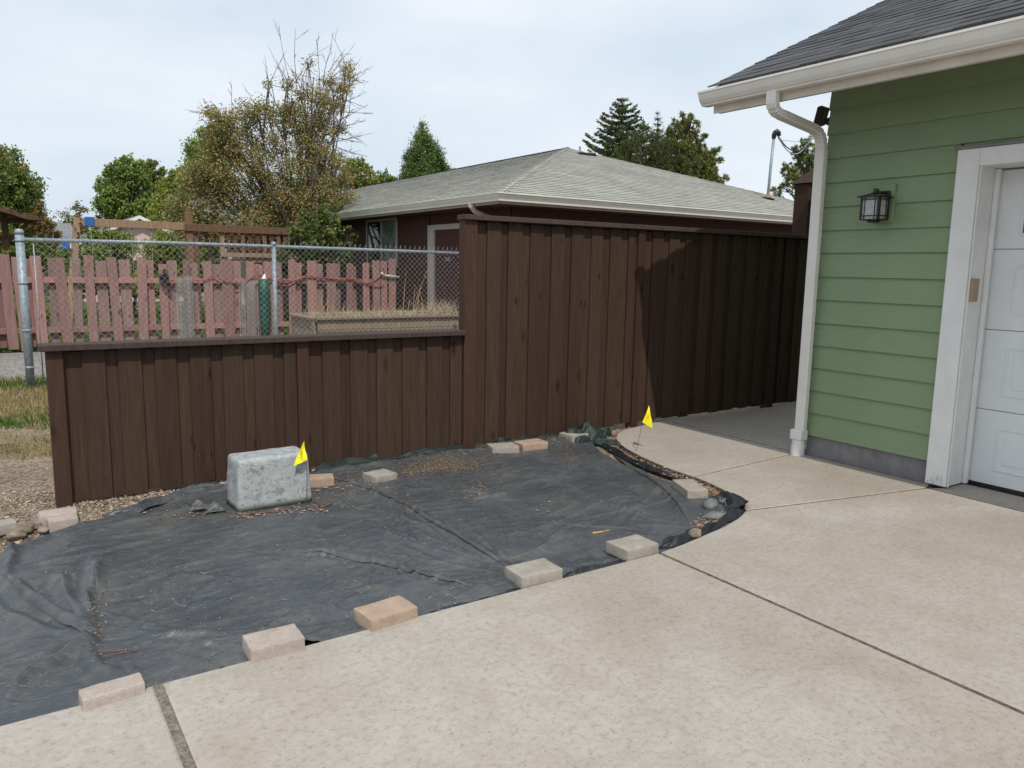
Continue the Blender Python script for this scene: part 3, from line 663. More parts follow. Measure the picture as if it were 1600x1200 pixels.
for d_, ax in ((-.058, 0), (.058, 0), (-.058, 1), (.058, 1)):
    if ax == 0: lbox('pane', 'frosted_glass', hx+d_-.001, hx+d_+.001, hy-.056, hy+.056, hb+.002, ht, ch=0)
    else: lbox('pane', 'frosted_glass', hx-.056, hx+.056, hy+d_-.001, hy+d_+.001, hb+.002, ht, ch=0)
cn = [(hx+a_*r, hy+b_*r, z_) for r, z_ in ((.088, ht), (.088, ht+.007), (.022, ht+.030), (.018, ht+.034)) for a_, b_ in ((-1, -1), (1, -1), (1, 1), (-1, 1))]
Fc = [(k*4+i, k*4+(i+1) % 4, k*4+4+(i+1) % 4, k*4+4+i) for k in range(3) for i in range(4)]+[(3, 2, 1, 0), (12, 13, 14, 15)]
mesh('lamp_roof', cn, Fc, 'black_metal', wl)
lbox('finial', 'black_metal', hx-.014, hx+.014, hy-.014, hy+.014, ht+.033, ht+.062)
lbox('base', 'black_metal', hx-.03, hx+.03, hy-.03, hy+.03, hb-.022, hb-.007)

# ------------------------------------------------------------------ weed barrier sheet over the bed
def interp(pts):
    pts = sorted(pts); X_ = [p[0] for p in pts]; Y_ = [p[1] for p in pts]; return lambda x: np.interp(x, X_, Y_)
yl = interp([(-4, 2.735), (2.77, 2.74), (3.1, 2.79), (3.38, 2.845), (3.56, 2.93), (3.66, 3.02), (3.70, 3.10), (3.74, 3.28), (3.80, 3.50), (3.85, 3.9), (3.90, 4.3), (3.98, 4.6), (4.10, 4.85), (4.2, 5.0)])
yu = interp([(-4, 4.1), (-1, 4.15), (-.25, 4.28), (-.05, 4.40), (.058, 4.53), (.177, 4.65), (.305, 4.74), (.55, 4.84), (.735, 4.97), (1.089, 5.06), (1.5, 5.12), (1.9, 5.18), (2.6, 5.17), (3.25, 5.14), (3.86, 5.12), (4.0, 5.11), (4.1, 5.08), (4.2, 5.04)])
U = np.concatenate([np.linspace(-2.2, -.6, 80), np.linspace(-.59, 4.19, 480)]); Vv = np.linspace(0, 1, 250)
XX = np.repeat(U[:, None], len(Vv), 1); YY = yl(XX)*(1-Vv)+yu(XX)*Vv
def seg_dist(X_, Y_, pl):
    """signed distance to a polyline and the parameter along it"""
    best = np.full(X_.shape, 1e9); sg = np.zeros(X_.shape); par = np.zeros(X_.shape); tot = 0
    for (a_, b_) in zip(pl[:-1], pl[1:]):
        d = np.array(b_)-a_; L = np.hypot(*d); t = ((X_-a_[0])*d[0]+(Y_-a_[1])*d[1])/L**2; tt = np.clip(t, 0, 1)
        dx = X_-(a_[0]+tt*d[0]); dy = Y_-(a_[1]+tt*d[1]); q = np.hypot(dx, dy); s_ = (d[0]*dy-d[1]*dx)/L
        m_ = q < best; best = np.where(m_, q, best); sg = np.where(m_, np.sign(s_), sg); par = np.where(m_, tot+tt*L, par); tot += L
    return best, sg, par, tot
def px(*pts): return [tuple(G(a_, b_, -.005)[:2]) for a_, b_ in pts]
WX = XX+.05*fbm(XX*3, YY*3, 40); WY = YY+.05*fbm(XX*3, YY*3, 50)
H = -.012+.030*fbm(XX*1.6, YY*1.8, 60, 2)+.004*fbm(XX*5, YY*5, 61, 2)
# crinkles: ridged noise, stretched
rn = 1-np.abs(2*fbm(WX*4.0+3*fbm(XX, YY, 8), WY*8.5, 71, 3)); H += .009*np.clip(rn-.62, 0, 1)
rn = 1-np.abs(2*fbm(WX*11, WY*5, 75, 3)); H += .006*np.clip(rn-.66, 0, 1)*np.clip(fbm(XX*1.5, YY*1.5, 3)*2+.5, 0, 1)*2
folds = [  # polyline (photo pixels), height, width, asymmetric step
    (px((490, 745), (560, 757), (640, 797), (720, 843), (805, 890)), .012, .020, .010),
    (px((395, 860), (450, 866), (520, 872), (600, 882), (660, 905), (740, 918)), .014, .014, .010),
    (px((300, 1017), (340, 1008), (380, 1001)), .006, .014, .002),
    (px((0, 905), (40, 945), (95, 970), (150, 995)), .028, .030, .012),
    (px((150, 995), (140, 1030), (155, 1048), (200, 1056)), .030, .035, .004),
    (px((92, 900), (108, 945), (130, 975), (150, 992)), .022, .026, .002),
    (px((140, 868), (145, 915), (135, 950), (152, 990)), .016, .028, .002),
    (px((155, 870), (148, 900), (150, 920)), .014, .02, .002),
    (px((150, 1000), (90, 1012), (0, 1035)), .018, .032, .004),
    (px((148, 1002), (100, 1035), (50, 1062), (0, 1100)), .026, .030, .012),
    (px((140, 1006), (80, 1040), (0, 1072)), .020, .028, .003),
    (px((150, 996), (80, 985), (0, 962)), .014, .034, .003),
    (px((0, 850), (15, 870), (5, 905)), .030, .035, .006),
    (px((20, 890), (90, 878), (160, 862), (240, 838)), .010, .018, .001),
    (px((150, 925), (200, 915), (300, 880), (400, 855)), .006, .012, .001),
    (px((430, 1035), (520, 980), (560, 965)), .010, .03, .001),
    (px((560, 960), (500, 950), (420, 958)), .010, .02, .003),
    (px((800, 895), (700, 880), (620, 850)), .007, .02, .001),
    (px((960, 700), (1010, 740), (1060, 790), (1085, 830)), .016, .03, .004),
    (px((880, 690), (960, 740), (1030, 790)), .006, .018, .001),
    (px((500, 780), (600, 800), (680, 830)), .006, .014, .001),
    (px((250, 800), (300, 790), (360, 780)), .016, .03, .006)]
for k, (pl, h, wd, st) in enumerate(folds):
    d, s_, par, tot = seg_dist(WX*.5+XX*.5, WY*.5+YY*.5, pl)
    env = np.clip(np.minimum(par, tot-par)/(tot*.22+1e-6), 0, 1)**.7*np.where((par <= 0)|(par >= tot), 0, 1)
    h *= 1.15; st *= 1.2
    env = env*(.9+.35*vnoise(par*4, par*0+k, 90+k))
    wn = wd*(1+.3*vnoise(par*3, par*0+3, 30+k))
    H += h*env*np.exp(-(d/wn)**2*1.6)+st*env*np.clip(s_, 0, 1)*np.exp(-d/(wn*3.2))-h*.35*env*np.exp(-((d-wn*1.8)/wn)**2)*(s_ < 0)
rs = np.random.default_rng(123); SX = XX+.012*fbm(XX*4, YY*4, 44); SY = YY+.012*fbm(XX*4, YY*4, 45)
foc = [G(150, 995), G(800, 888), G(1085, 830), G(400, 1000), G(560, 965), G(0, 880), G(950, 700)]
for k in range(260):      # many long faint creases, some running out from the weighted points
    if k % 3 == 0:
        f_ = foc[rs.integers(0, len(foc))]; an = rs.uniform(0, 2*math.pi); r0 = rs.uniform(.05, .25); L = rs.uniform(.3, 1.0); p0 = (f_[0]+r0*math.cos(an), f_[1]+r0*math.sin(an))
    else:
        p0 = (rs.uniform(-1.2, 4.0), rs.uniform(2.8, 5.1)); an = rs.normal(.35, .45); L = rs.uniform(.2, .9)
    cv = rs.normal(0, .12); p1 = (p0[0]+L*.5*math.cos(an), p0[1]+L*.5*math.sin(an)); p2 = (p1[0]+L*.5*math.cos(an+cv), p1[1]+L*.5*math.sin(an+cv))
    x0b, x1b = min(p0[0], p2[0])-.08, max(p0[0], p2[0])+.08; i0, i1 = np.searchsorted(U, x0b), np.searchsorted(U, x1b)
    if i1-i0 < 3: continue
    d, s_, par, tot = seg_dist(SX[i0:i1], SY[i0:i1], [p0, p1, p2]); env = np.clip(np.minimum(par, tot-par)/(tot*.4), 0, 1); wn = rs.uniform(.007, .016); h = rs.uniform(.003, .009)*(1.5 if k % 3 == 0 else 1)
    H[i0:i1] += h*env*np.exp(-(d/wn)**2)+h*.8*env*np.clip(s_, 0, 1)*np.exp(-d/(wn*4))
ed = np.minimum((YY-yl(XX)), 1)       # near the slab edge the sheet dips beside the concrete
H -= .016*np.exp(-(ed/.05)**2); H += .004*vnoise(XX*14, YY*0, 4)*np.exp(-(ed/.1)**2)
up = np.minimum(yu(XX)-YY, 1); H += .020*np.exp(-((up-.05)/.035)**2)*(1+vnoise(XX*9, YY*0, 12))
ZZ = np.clip(H, -.037, .1)
XX2 = XX+0; YY2 = YY+np.where(Vv > .995, .03*vnoise(XX*20, YY, 66), 0)
tarp = grid_mesh('weed_barrier_sheet', XX2, YY2, ZZ, 'weed_barrier')
tag(tarp, 'large wrinkled black weed barrier sheet covering the empty bed', 'ground sheet')
TU, TZ = U, ZZ
def tz(x, y):
    a_, b_ = float(yl(x)), float(yu(x))
    if y < a_ or y > b_: return -.035
    i = int(np.clip(np.searchsorted(TU, x)-1, 0, len(TU)-2)); fx = min(1, max(0, (x-TU[i])/(TU[i+1]-TU[i]))); q = (y-a_)/(b_-a_)*(len(Vv)-1); j = min(int(q), len(Vv)-2); fy = q-j
    return float((TZ[i, j]*(1-fx)+TZ[i+1, j]*fx)*(1-fy)+(TZ[i, j+1]*(1-fx)+TZ[i+1, j+1]*fx)*fy)
def lip(pts, h, w_, seed, flip=False):
    """the raised free edge of an overlapping fold in the sheet"""
    P = np.array(pts); seg = np.hypot(*np.diff(P, axis=0).T); s_ = np.concatenate([[0], np.cumsum(seg)]); n = int(s_[-1]/.012); t = np.linspace(0, s_[-1], n)
    x = np.interp(t, s_, P[:, 0])+.03*vnoise(t*2.5, t*0, seed); y = np.interp(t, s_, P[:, 1])+.03*vnoise(t*2.5, t*0+5, seed); kk = np.ones(9)/9; x = np.convolve(np.pad(x, 4, 'edge'), kk, 'valid'); y = np.convolve(np.pad(y, 4, 'edge'), kk, 'valid'); dx = np.gradient(x); dy = np.gradient(y); L = np.hypot(dx, dy); nx, ny = -dy/L, dx/L
    if flip: nx, ny = -nx, -ny
    env = np.clip(np.minimum(t, s_[-1]-t)/(.15*s_[-1]), 0, 1)*(.6+.5*vnoise(t*2.5, t*0+2, seed+1))
    X_ = []; Y_ = []; Z_ = []
    for q, f_ in ((-.12, .55), (0, 1.0), (.15, .92), (.4, .6), (.7, .25), (1.0, 0.0)):
        xx = x+nx*q*w_; yy = y+ny*q*w_; zz = np.array([tz(a_, b_) for a_, b_ in zip(xx, yy)])+f_*h*env+(.001 if q < .9 else -.004); X_.append(xx); Y_.append(yy); Z_.append(zz)
    o = grid_mesh('fold', np.array(X_), np.array(Y_), np.array(Z_), 'weed_barrier', tarp); return o
lip(px((490, 743), (560, 757), (640, 797), (720, 843), (805, 890)), .020, .055, 1)
lip(px((470, 868), (520, 872), (600, 882), (660, 905), (740, 918)), .020, .05, 2)
lip(px((5, 915), (40, 947), (95, 972), (150, 995)), .026, .07, 4)
lip(px((0, 1098), (50, 1060), (100, 1034), (150, 1000)), .026, .07, 5, True)
lip(px((165, 862), (148, 905), (152, 930)), .016, .05, 6)
lip(px((92, 905), (108, 945), (130, 975), (150, 993)), .018, .05, 7)
lip(px((960, 705), (1010, 742), (1052, 785), (1080, 822)), .016, .05, 8)
def ribbon(name, pts, width, height, mat, label, cat, seed, n=None, m_=14, z=-.02, folds_=3.0):
    """a crumpled folded strip of fabric along a line on the ground"""
    P = np.array(pts, float); seg = np.hypot(*np.diff(P, axis=0).T); s_ = np.concatenate([[0], np.cumsum(seg)]); n = n or int(s_[-1]/.012)
    t = np.linspace(0, s_[-1], n); x = np.interp(t, s_, P[:, 0]); y = np.interp(t, s_, P[:, 1]); dx = np.gradient(x); dy = np.gradient(y); L = np.hypot(dx, dy); nx, ny = -dy/L, dx/L
    wv = np.linspace(0, 1, m_); T, W = np.meshgrid(t, wv, indexing='ij')
    env = np.clip(np.minimum(T, s_[-1]-T)/.1, .08, 1)
    wd = width*(1+.5*vnoise(T*3.1, W*0, seed))*env
    off = (W-.5)*wd+.02*vnoise(T*5, W*2, seed+1)
    hh = height*env*(np.abs(np.sin(W*math.pi*folds_+2.5*vnoise(T*3, W*0, seed+2)*3)))*(.6+vnoise(T*8, W*3, seed+3))*np.sin(W*math.pi)**.35
    hh += .3*height*fbm(T*14, W*5, seed+4, 3)
    Xg = x[:, None]+nx[:, None]*off; Yg = y[:, None]+ny[:, None]*off; Zg = z+np.clip(hh, -.008, 1)
    o = grid_mesh(name, Xg, Yg, Zg, mat); return tag(o, label, cat)
ribbon('folded_fabric', px((160, 806), (215, 796), (270, 776), (320, 764), (358, 758)), .10, .050, 'weed_barrier', 'rolled black fabric edge along the fence left of the grey cover', 'fabric strip', 3, z=-.006)
ribbon('folded_fabric', px((490, 738), (540, 724), (600, 715), (680, 706), (760, 692), (830, 684), (880, 678)), .10, .042, 'green_black_fabric', 'long rolled fabric edge at the foot of the tall fence', 'fabric strip', 13, z=.0)
ribbon('folded_fabric', [(4.24, 4.98), (4.17, 4.80), (4.09, 4.55), (4.02, 4.3), (3.975, 4.0), (3.96, 3.75), (3.94, 3.6)], .085, .030, 'black_fabric', 'black folded fabric strip along the curved walkway edge', 'fabric strip', 23, z=-.022)
ribbon('folded_fabric', [(2.15, 2.762), (2.30, 2.757), (2.5, 2.755), (2.72, 2.765)], .06, .030, 'black_fabric', 'short dark fold between two pavers at the driveway edge', 'fabric strip', 33, z=-.02, folds_=1)
ribbon('folded_fabric', [(1.45, 2.755), (1.6, 2.755), (1.85, 2.758), (1.98, 2.765)], .05, .022, 'black_fabric', 'thin black fold right of the tan paver', 'fabric strip', 37, z=-.02, folds_=1)
ribbon('folded_fabric', [(2.83, 2.79), (3.1, 2.83), (3.32, 2.87), (3.55, 2.93), (3.74, 2.985)], .10, .050, 'black_fabric', 'black fabric edge lapping over the driveway curve', 'fabric strip', 43, z=-.012, folds_=1.5)
# raised pointed flap at the tip
def crumple(name, cx, cy, rx, ry, h, mat, label, seed, z0=-.02, n=46, ang=0, point=None):
    u = np.linspace(-1, 1, n); A, Bm = np.meshgrid(u, u, indexing='ij'); r2 = np.clip(1-np.maximum(np.abs(A), np.abs(Bm))**2, 0, 1)
    X_ = A*rx*(1+.3*fbm(A*2, Bm*2, seed)); Y_ = Bm*ry*(1+.3*fbm(A*2, Bm*2, seed+5))
    ph = 2.8*fbm(A*1.1+3, Bm*1.1, seed+9, 2); Z_ = h*r2**.4*(.25+.75*np.abs(np.sin(A*3.1+Bm*1.2+ph))**.8*(.8+.5*fbm(A*2, Bm*2, seed+2, 2)))+.012*fbm(A*6, Bm*6, seed+3, 2)*r2
    X_ = X_+.012*fbm(A*4, Bm*4, seed+20); Y_ = Y_+.012*fbm(A*4, Bm*4, seed+30)
    if point is not None:
        wgt = np.clip((A*point[0]+Bm*point[1])-.2, 0, 1)**1.5; X_ = X_+wgt*point[2]; Y_ = Y_+wgt*point[3]; Z_ = Z_+wgt*point[4]
    c_, s_ = math.cos(ang), math.sin(ang)
    o = grid_mesh(name, cx+X_*c_-Y_*s_, cy+X_*s_+Y_*c_, z0+Z_, mat); return tag(o, label, 'fabric')
crumple('crumpled_fabric', 4.20, 5.08, .21, .12, .15, 'green_black_fabric', 'crumpled heap of dark green black fabric beside the paver at the fence', 3, ang=.25)
crumple('crumpled_fabric', 4.20, 4.86, .07, .15, .05, 'green_black_fabric', 'smaller dark fabric fold trailing below the crumpled heap', 19, ang=.5)
# tip: folded up corner
V = []; tipP = [((3.50, 2.92), .000), ((3.60, 2.955), .030), ((3.745, 2.972), .040), ((3.80, 3.00), .036), ((3.86, 3.14), .030), ((3.90, 3.26), .020)]
inn = [((3.52, 3.00), -.02), ((3.60, 3.05), -.02), ((3.66, 3.10), -.025), ((3.70, 3.12), -.025), ((3.74, 3.20), -.02), ((3.78, 3.32), -.02)]
tc_ = []
for t in np.linspace(0, 5, 60):
    i = min(int(t), 4); f_ = t-i
    def L(a_): return np.array([*a_[i][0], a_[i][1]])*(1-f_)+np.array([*a_[i+1][0], a_[i+1][1]])*f_
    o_, n_ = L(tipP), L(inn)
    for q in np.linspace(0, 1, 12): tc_.append(o_*(1-q)+n_*q+np.array([0, 0, .022*math.sin(q*7+t*1.3)*math.sin(q*math.pi)+.008*mnoise.noise((t*2, q*4, 1))]))
tc_ = np.array(tc_).reshape(60, 12, 3)
tag(grid_mesh('folded_corner', tc_[..., 0], tc_[..., 1], tc_[..., 2], 'black_fabric'), 'pointed black fabric corner resting on the driveway joint', 'fabric')
crumple('crumpled_fabric', 3.80, 3.22, .06, .09, .035, 'black_fabric', 'black fabric scrap standing among the grey stones at the tip', 29, ang=.9)
for (cx, cy, lab) in ((1.0, 4.56, 'small pointed black fabric scrap left of the grey cover'), (.93, 4.66, 'tiny black fabric peak behind the left scrap by the grey cover')):
    V = [(cx-.06, cy, 0), (cx+.055, cy-.02, 0), (cx+.03, cy+.06, 0), (cx-.005, cy+.02, .055), (cx-.03, cy+.05, .0)]
    tag(mesh('fabric_peak', V, [(0, 1, 3), (1, 2, 3), (2, 4, 3), (4, 0, 3)], 'black_fabric'), lab, 'fabric')

# ------------------------------------------------------------------ pavers
pav_mesh = {}
def paver(c, ang, mat, label, size=(.225, .15, .06), z=None, tilt=(0, 0)):
    key = (mat, size)
    if key not in pav_mesh:
        bm = bmesh.new(); bmesh.ops.create_cube(bm, size=1); bmesh.ops.scale(bm, vec=size, verts=bm.verts)
        bmesh.ops.bevel(bm, geom=bm.edges[:], offset=.006, segments=2, profile=.6, affect='EDGES')
        r = random.Random(len(pav_mesh))
        bmesh.ops.subdivide_edges(bm, edges=[e for e in bm.edges if e.calc_length() > .04], cuts=3, use_grid_fill=True)
        for v_ in bm.verts:
            q = mnoise.noise(v_.co*22+Vector((len(pav_mesh)*5, 0, 0))); v_.co += v_.co.normalized()*q*.0035
        m = bpy.data.meshes.new('paver'); bm.to_mesh(m); bm.free(); m.materials.append(M[mat]); m.shade_smooth()
        if hasattr(m, 'set_sharp_from_angle'): m.set_sharp_from_angle(angle=math.radians(35))
        pav_mesh[key] = m
    o = bpy.data.objects.new('paver', pav_mesh[key]); o.location = (c[0], c[1], (z if z is not None else max(tz(c[0], c[1]), -.02)+.001)+size[2]/2)
    o.rotation_euler = (tilt[0], tilt[1], ang); link(o); return tag(o, label, 'paver')
def pvc(BL, BR, FR, FL, mat, label, zt=.047, L=None, D=None):
    """paver from the corners of its top face as measured in the photograph"""
    P = [Vector(G(*q, zt)[:2]) for q in (BL, BR, FR, FL)]; u = ((P[1]-P[0])+(P[2]-P[3]))/2; v_ = ((P[0]-P[3])+(P[1]-P[2]))/2
    ang = math.atan2(u.y, u.x); ang2 = math.atan2(v_.y, v_.x)-math.pi/2; ang = (ang+ang2)/2; c = sum(P, Vector((0, 0)))/4
    return paver(c, ang, mat, label, size=(L or round(u.length, 3), D or round(v_.length, 3), .06), z=zt-.06)
pvc((117.5, 1077), (217.5, 1051), (229, 1069), (131, 1093), 'paver_pink', 'pale paver at the driveway joint, nearest the camera', .035)
pvc((379, 992.5), (460, 972.5), (477, 996), (391, 1017.5), 'paver_pink', 'grey topped paver second from the camera along the driveway edge')
pvc((555.8, 951), (622.5, 927.5), (652, 948), (580, 971.5), 'paver_tan', 'orange tan paver on the driveway edge')
pvc((792.7, 885), (850, 870), (876, 887.5), (815, 905), 'paver_grey', 'grey worn paver half wrapped by black sheet at the driveway edge')
pvc((950.6, 846.8), (995, 832), (1025, 849), (983, 862), 'paver_grey', 'paver at the start of the long driveway joint')
pvc((1053, 749.7), (1082.5, 747.4), (1105.8, 766), (1073, 766.7), 'paver_grey', 'paver beside the grey stones near the bed tip')
pvc((875.4, 675.8), (902, 671), (922, 676.4), (895, 682), 'paver_grey', 'paver against the crumpled fabric heap')
pvc((805, 689.5), (840, 683.7), (854, 690), (817, 695.7), 'paver_tan', 'right paver of the close pair below the tall fence', .045)
pvc((761, 693), (802, 689.8), (810, 697), (769.6, 700.5), 'paver_grey', 'left paver of the close pair below the tall fence', .045)
pvc((565, 738.6), (599.6, 731.5), (621, 739), (587, 745.5), 'paver_grey', 'paver amid the leaf litter between grey cover and close pair', .04)
pvc((472, 741), (520, 739), (522, 747), (474, 749.5), 'paver_tan', 'paver partly hidden behind the grey cover', .045)
pvc((58, 797), (118, 790), (122, 801), (62, 808), 'paver_pink', 'rear paver at the foot of the low fence post', .035, D=.13)
pvc((72.4, 808.5), (120, 799.5), (120, 809.5), (76, 817.6), 'paver_pink', 'small front paver leaning against another by the low fence post', .03, D=.10)
pvc((-16, 813), (22, 807), (25, 817), (-12, 825), 'paver_grey', 'pale paver cut off at the left edge of the gravel', .03, D=.1)

# ------------------------------------------------------------------ grey utility cover
uc = empty('utility_cover', (1.33, 4.62, 0)); tag(uc, 'mottled grey boulder textured utility cover', 'utility cover')
bm = bmesh.new(); bmesh.ops.create_cube(bm, size=1)
for v_ in bm.verts:
    top = v_.co.z > 0; v_.co.x *= .425 if top else .455; v_.co.y *= .225 if top else .27; v_.co.z = (v_.co.z+.5)*.31
bmesh.ops.bevel(bm, geom=[e for e in bm.edges if (e.verts[0].co.z > .01 or e.verts[1].co.z > .01)], offset=.024, segments=4, profile=.5, affect='EDGES')
bmesh.ops.triangulate(bm, faces=[f for f in bm.faces if len(f.verts) > 4]); bmesh.ops.subdivide_edges(bm, edges=[e for e in bm.edges if e.calc_length() > .06], cuts=7, use_grid_fill=True)
for v_ in bm.verts:
    n_ = mnoise.noise(v_.co*9)*.006+mnoise.noise(v_.co*30)*.0025; d = Vector((v_.co.x, v_.co.y, 0)); v_.co += (d.normalized() if d.length > 1e-4 else Vector((0, 0, 1)))*n_; v_.co.z += mnoise.noise(v_.co*12)*.003*(v_.co.z > .2)
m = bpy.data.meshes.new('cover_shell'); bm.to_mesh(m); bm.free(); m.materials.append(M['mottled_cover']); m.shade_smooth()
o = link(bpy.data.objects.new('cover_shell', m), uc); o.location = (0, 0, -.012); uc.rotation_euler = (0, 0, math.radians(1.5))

# ------------------------------------------------------------------ marking flags
def flag(base, tri, mark, label):
    e_ = empty('marker_flag', base); tag(e_, label, 'marker flag')
    b0 = np.array(base); T = np.array(tri)
    MB().tube([b0+np.array((0, 0, -.03)), b0+(T[1]-b0)*.5+np.array((.004, 0, 0)), T[1]], .0016, 6).build('wire', 'cable_black', e_)
    n = 9; V = []; Fc = []
    nrm = np.cross(T[1]-T[0], T[2]-T[0]); nrm /= np.linalg.norm(nrm)
    idx = {}
    for i in range(n+1):
        for j in range(n+1-i):
            a_, b_ = i/n, j/n; p = T[0]*(1-a_-b_)+T[1]*a_+T[2]*b_
            p = p+nrm*(.007*math.sin(a_*5+b_*3)+.004*math.sin(b_*11)); idx[(i, j)] = len(V); V.append(p)
    for i in range(n):
        for j in range(n-i):
            Fc.append((idx[(i, j)], idx[(i+1, j)], idx[(i, j+1)]))
            if i+j < n-1: Fc.append((idx[(i+1, j)], idx[(i+1, j+1)], idx[(i, j+1)]))
    MB().add(V, Fc).build('pennant', 'flag_yellow', e_, smooth=True)
    mb = MB(); side = 1 if np.dot(nrm, CAM-T[0]) > 0 else -1
    def pt(a_, b_): return T[0]*(1-a_-b_)+T[1]*a_+T[2]*b_+nrm*(.007*math.sin(a_*5+b_*3)+.004*math.sin(b_*11)+.0012*side)
    for (a0, b0_, a1, b1_, w_) in mark:
        p, q = pt(a0, b0_), pt(a1, b1_); d = (q-p)/np.linalg.norm(q-p); s_ = np.cross(d, nrm)*w_
        mb.add([p-s_, p+s_, q+s_, q-s_], [(0, 1, 2, 3)])
    mb.build('ink_mark', 'marker_ink', e_)
Yfl = 4.47
flag(tuple(G(475, 800, 0)+np.array((.02, .03, 0))), [onY(475.5, 689, Yfl), onY(479.5, 718.5, Yfl-.015), onY(458.5, 728.5, Yfl-.03)],
     [(.12, .30, .42, .24, .0016), (.16, .38, .46, .32, .0014), (.22, .48, .5, .38, .0012)], 'yellow triangular marker flag in front of the grey cover')
Y2 = G(993, 704)[1]
flag(tuple(G(993, 705)), [onY(1014, 633.5, Y2), onY(1004, 660, Y2), onY(1020, 669.5, Y2-.05)],
     [(.52, .06, .22, .30, .0035), (.42, .20, .30, .34, .002)], 'yellow marker flag on a leaning wire beside the curved walkway')

# ------------------------------------------------------------------ stones, sticks, litter
def stone(name, c, r, mat, label, seed, cat='stone', rot=0):
    bm = bmesh.new(); bmesh.ops.create_icosphere(bm, subdivisions=3, radius=1)
    for v_ in bm.verts:
        n_ = mnoise.noise(v_.co*1.2+Vector((seed, 0, 0)))*.28+mnoise.noise(v_.co*4+Vector((seed, 3, 0)))*(.05 if mat == 'field_stone' else .01); v_.co *= 1+n_
        v_.co = Vector((v_.co.x*r[0], v_.co.y*r[1], v_.co.z*r[2]))
    m = bpy.data.meshes.new(name); bm.to_mesh(m); bm.free(); m.materials.append(M[mat]); m.shade_smooth()
    o = link(bpy.data.objects.new(name, m)); o.location = c; o.rotation_euler = (0, 0, rot); return tag(o, label, cat)
g = G(1110, 788, .02); stone('stone', g, (.055, .04, .038), 'river_stone', 'rounded grey stone directly below the paver near the bed tip', 1)
g = G(1118, 806, .015); stone('stone', g, (.075, .035, .028), 'river_stone', 'longest smooth grey stone at the bed tip', 2, rot=-.5)
g = G(1086, 833, .012); stone('stone', g, (.05, .035, .025), 'field_stone', 'greenish angular stone at the driveway edge of the bed', 4, rot=.5)
for (x, y, r, lab, sd_) in ((58, 815, .045, 'dark flat stone left of the paired pavers on the gravel', 7), (36, 822, .05, 'brown stone between the cut off paver and the pair', 8), (25, 832, .042, 'small brown stone nearest the left edge of the gravel', 9), (68, 824, .03, 'small rounded stone under the front paver corner', 12)):
    g = G(x, y, 0); stone('stone', (g[0], g[1], -.012), (r*1.2, r, r*.65), 'field_stone', lab, sd_, rot=sd_)
def stick(p, label, r=.003, mat='twig'):
    P = [np.array(G(*q, 0)) for q in p]; P = [np.array((q[0], q[1], tz(q[0], q[1])+.005)) for q in P]
    return tag(MB().tube(P, r, 6).build('stick', mat), label, 'stick')
simple('red_twig', (.17, .10, .085), .8, .2, bump=.1)
stick([(152, 1024), (185, 1018), (216, 1013)], 'upper thin reddish twig left of the second paver', .0022, 'red_twig')
stick([(158, 1033), (185, 1024), (214, 1015)], 'lower thin reddish twig crossing toward the upper one', .0022, 'red_twig')
stick([(492, 780), (505, 792), (520, 784)], 'dark stick beside the lower right corner of the grey cover', .009)
stick([(926, 829), (940, 828), (951, 826)], 'pale bleached twig lying on the right part of the sheet', .006, 'dead_grass')
stick([(346, 795), (375, 803), (415, 801), (452, 796)], 'dark stick under the front edge of the grey cover', .006)

def scatter_flat(name, pts, sizes, mat, kind_label, parent=None, cat=None, elong=2.2, lift=.004, thick=0):
    n = len(pts); ang = RNG.uniform(0, 2*math.pi, n); L = sizes*.5; W = L/elong*RNG.uniform(.6, 1.4, n)
    tl = RNG.normal(0, .25, (n, 2)); base = np.array([[1, 0], [0, 1], [-1, 0], [0, -1]], float)
    V = np.zeros((n, 4, 3))
    for k in range(4):
        u = base[k, 0]*L; v_ = base[k, 1]*W
        V[:, k, 0] = pts[:, 0]+u*np.cos(ang)-v_*np.sin(ang); V[:, k, 1] = pts[:, 1]+u*np.sin(ang)+v_*np.cos(ang)
        V[:, k, 2] = pts[:, 2]+lift+np.abs(u*tl[:, 0]+v_*tl[:, 1])
    o = npmesh(name, V.reshape(-1, 3), np.arange(4*n).reshape(n, 4), mat, parent)
    return tag(o, kind_label, cat, kind='stuff')
def on_sheet(c, s_, n):
    P = np.array([G(c[0]+a_*s_[0], c[1]+b_*s_[1], 0) for a_, b_ in RNG.normal(0, 1, (n, 2))]); 
    for p in P: p[2] = tz(p[0], p[1])
    return P
L_ = []
for c_, s_, n in (((700, 722), (38, 9), 900), ((650, 733), (18, 7), 300), ((540, 752), (25, 8), 260), ((870, 686), (30, 6), 200), ((895, 715), (8, 7), 60), ((740, 770), (10, 8), 40), ((590, 735), (30, 6), 150),
                  ((830, 690), (25, 5), 120), ((600, 800), (160, 60), 90), ((300, 900), (160, 60), 70), ((700, 940), (20, 10), 40), ((150, 985), (10, 25), 60), ((250, 780), (60, 12), 120), ((520, 780), (30, 14), 140)):
    L_.append(on_sheet(c_, s_, n))
P = np.concatenate(L_); scatter_flat('leaf_litter', P, RNG.uniform(.004, .018, len(P)), 'leaf_litter', 'dry crumbled leaf litter on the black sheet', cat='leaf litter')
L_ = [on_sheet(c_, s_, n) for c_, s_, n in (((480, 793), (18, 4), 45), ((385, 806), (14, 2), 22), ((520, 760), (18, 4), 60), ((1098, 822), (10, 5), 60), ((1120, 812), (10, 5), 40), ((745, 765), (14, 10), 16), ((850, 790), (10, 6), 6), ((430, 801), (25, 2), 26), ((270, 800), (30, 4), 18), ((600, 765), (30, 8), 14))]
P = np.concatenate(L_); scatter_flat('orange_leaf_litter', P, RNG.uniform(.006, .03, len(P)), 'orange_litter', 'orange brown dead leaf fragments around the grey cover and the bed tip', cat='leaf litter', elong=1.5, lift=.006)
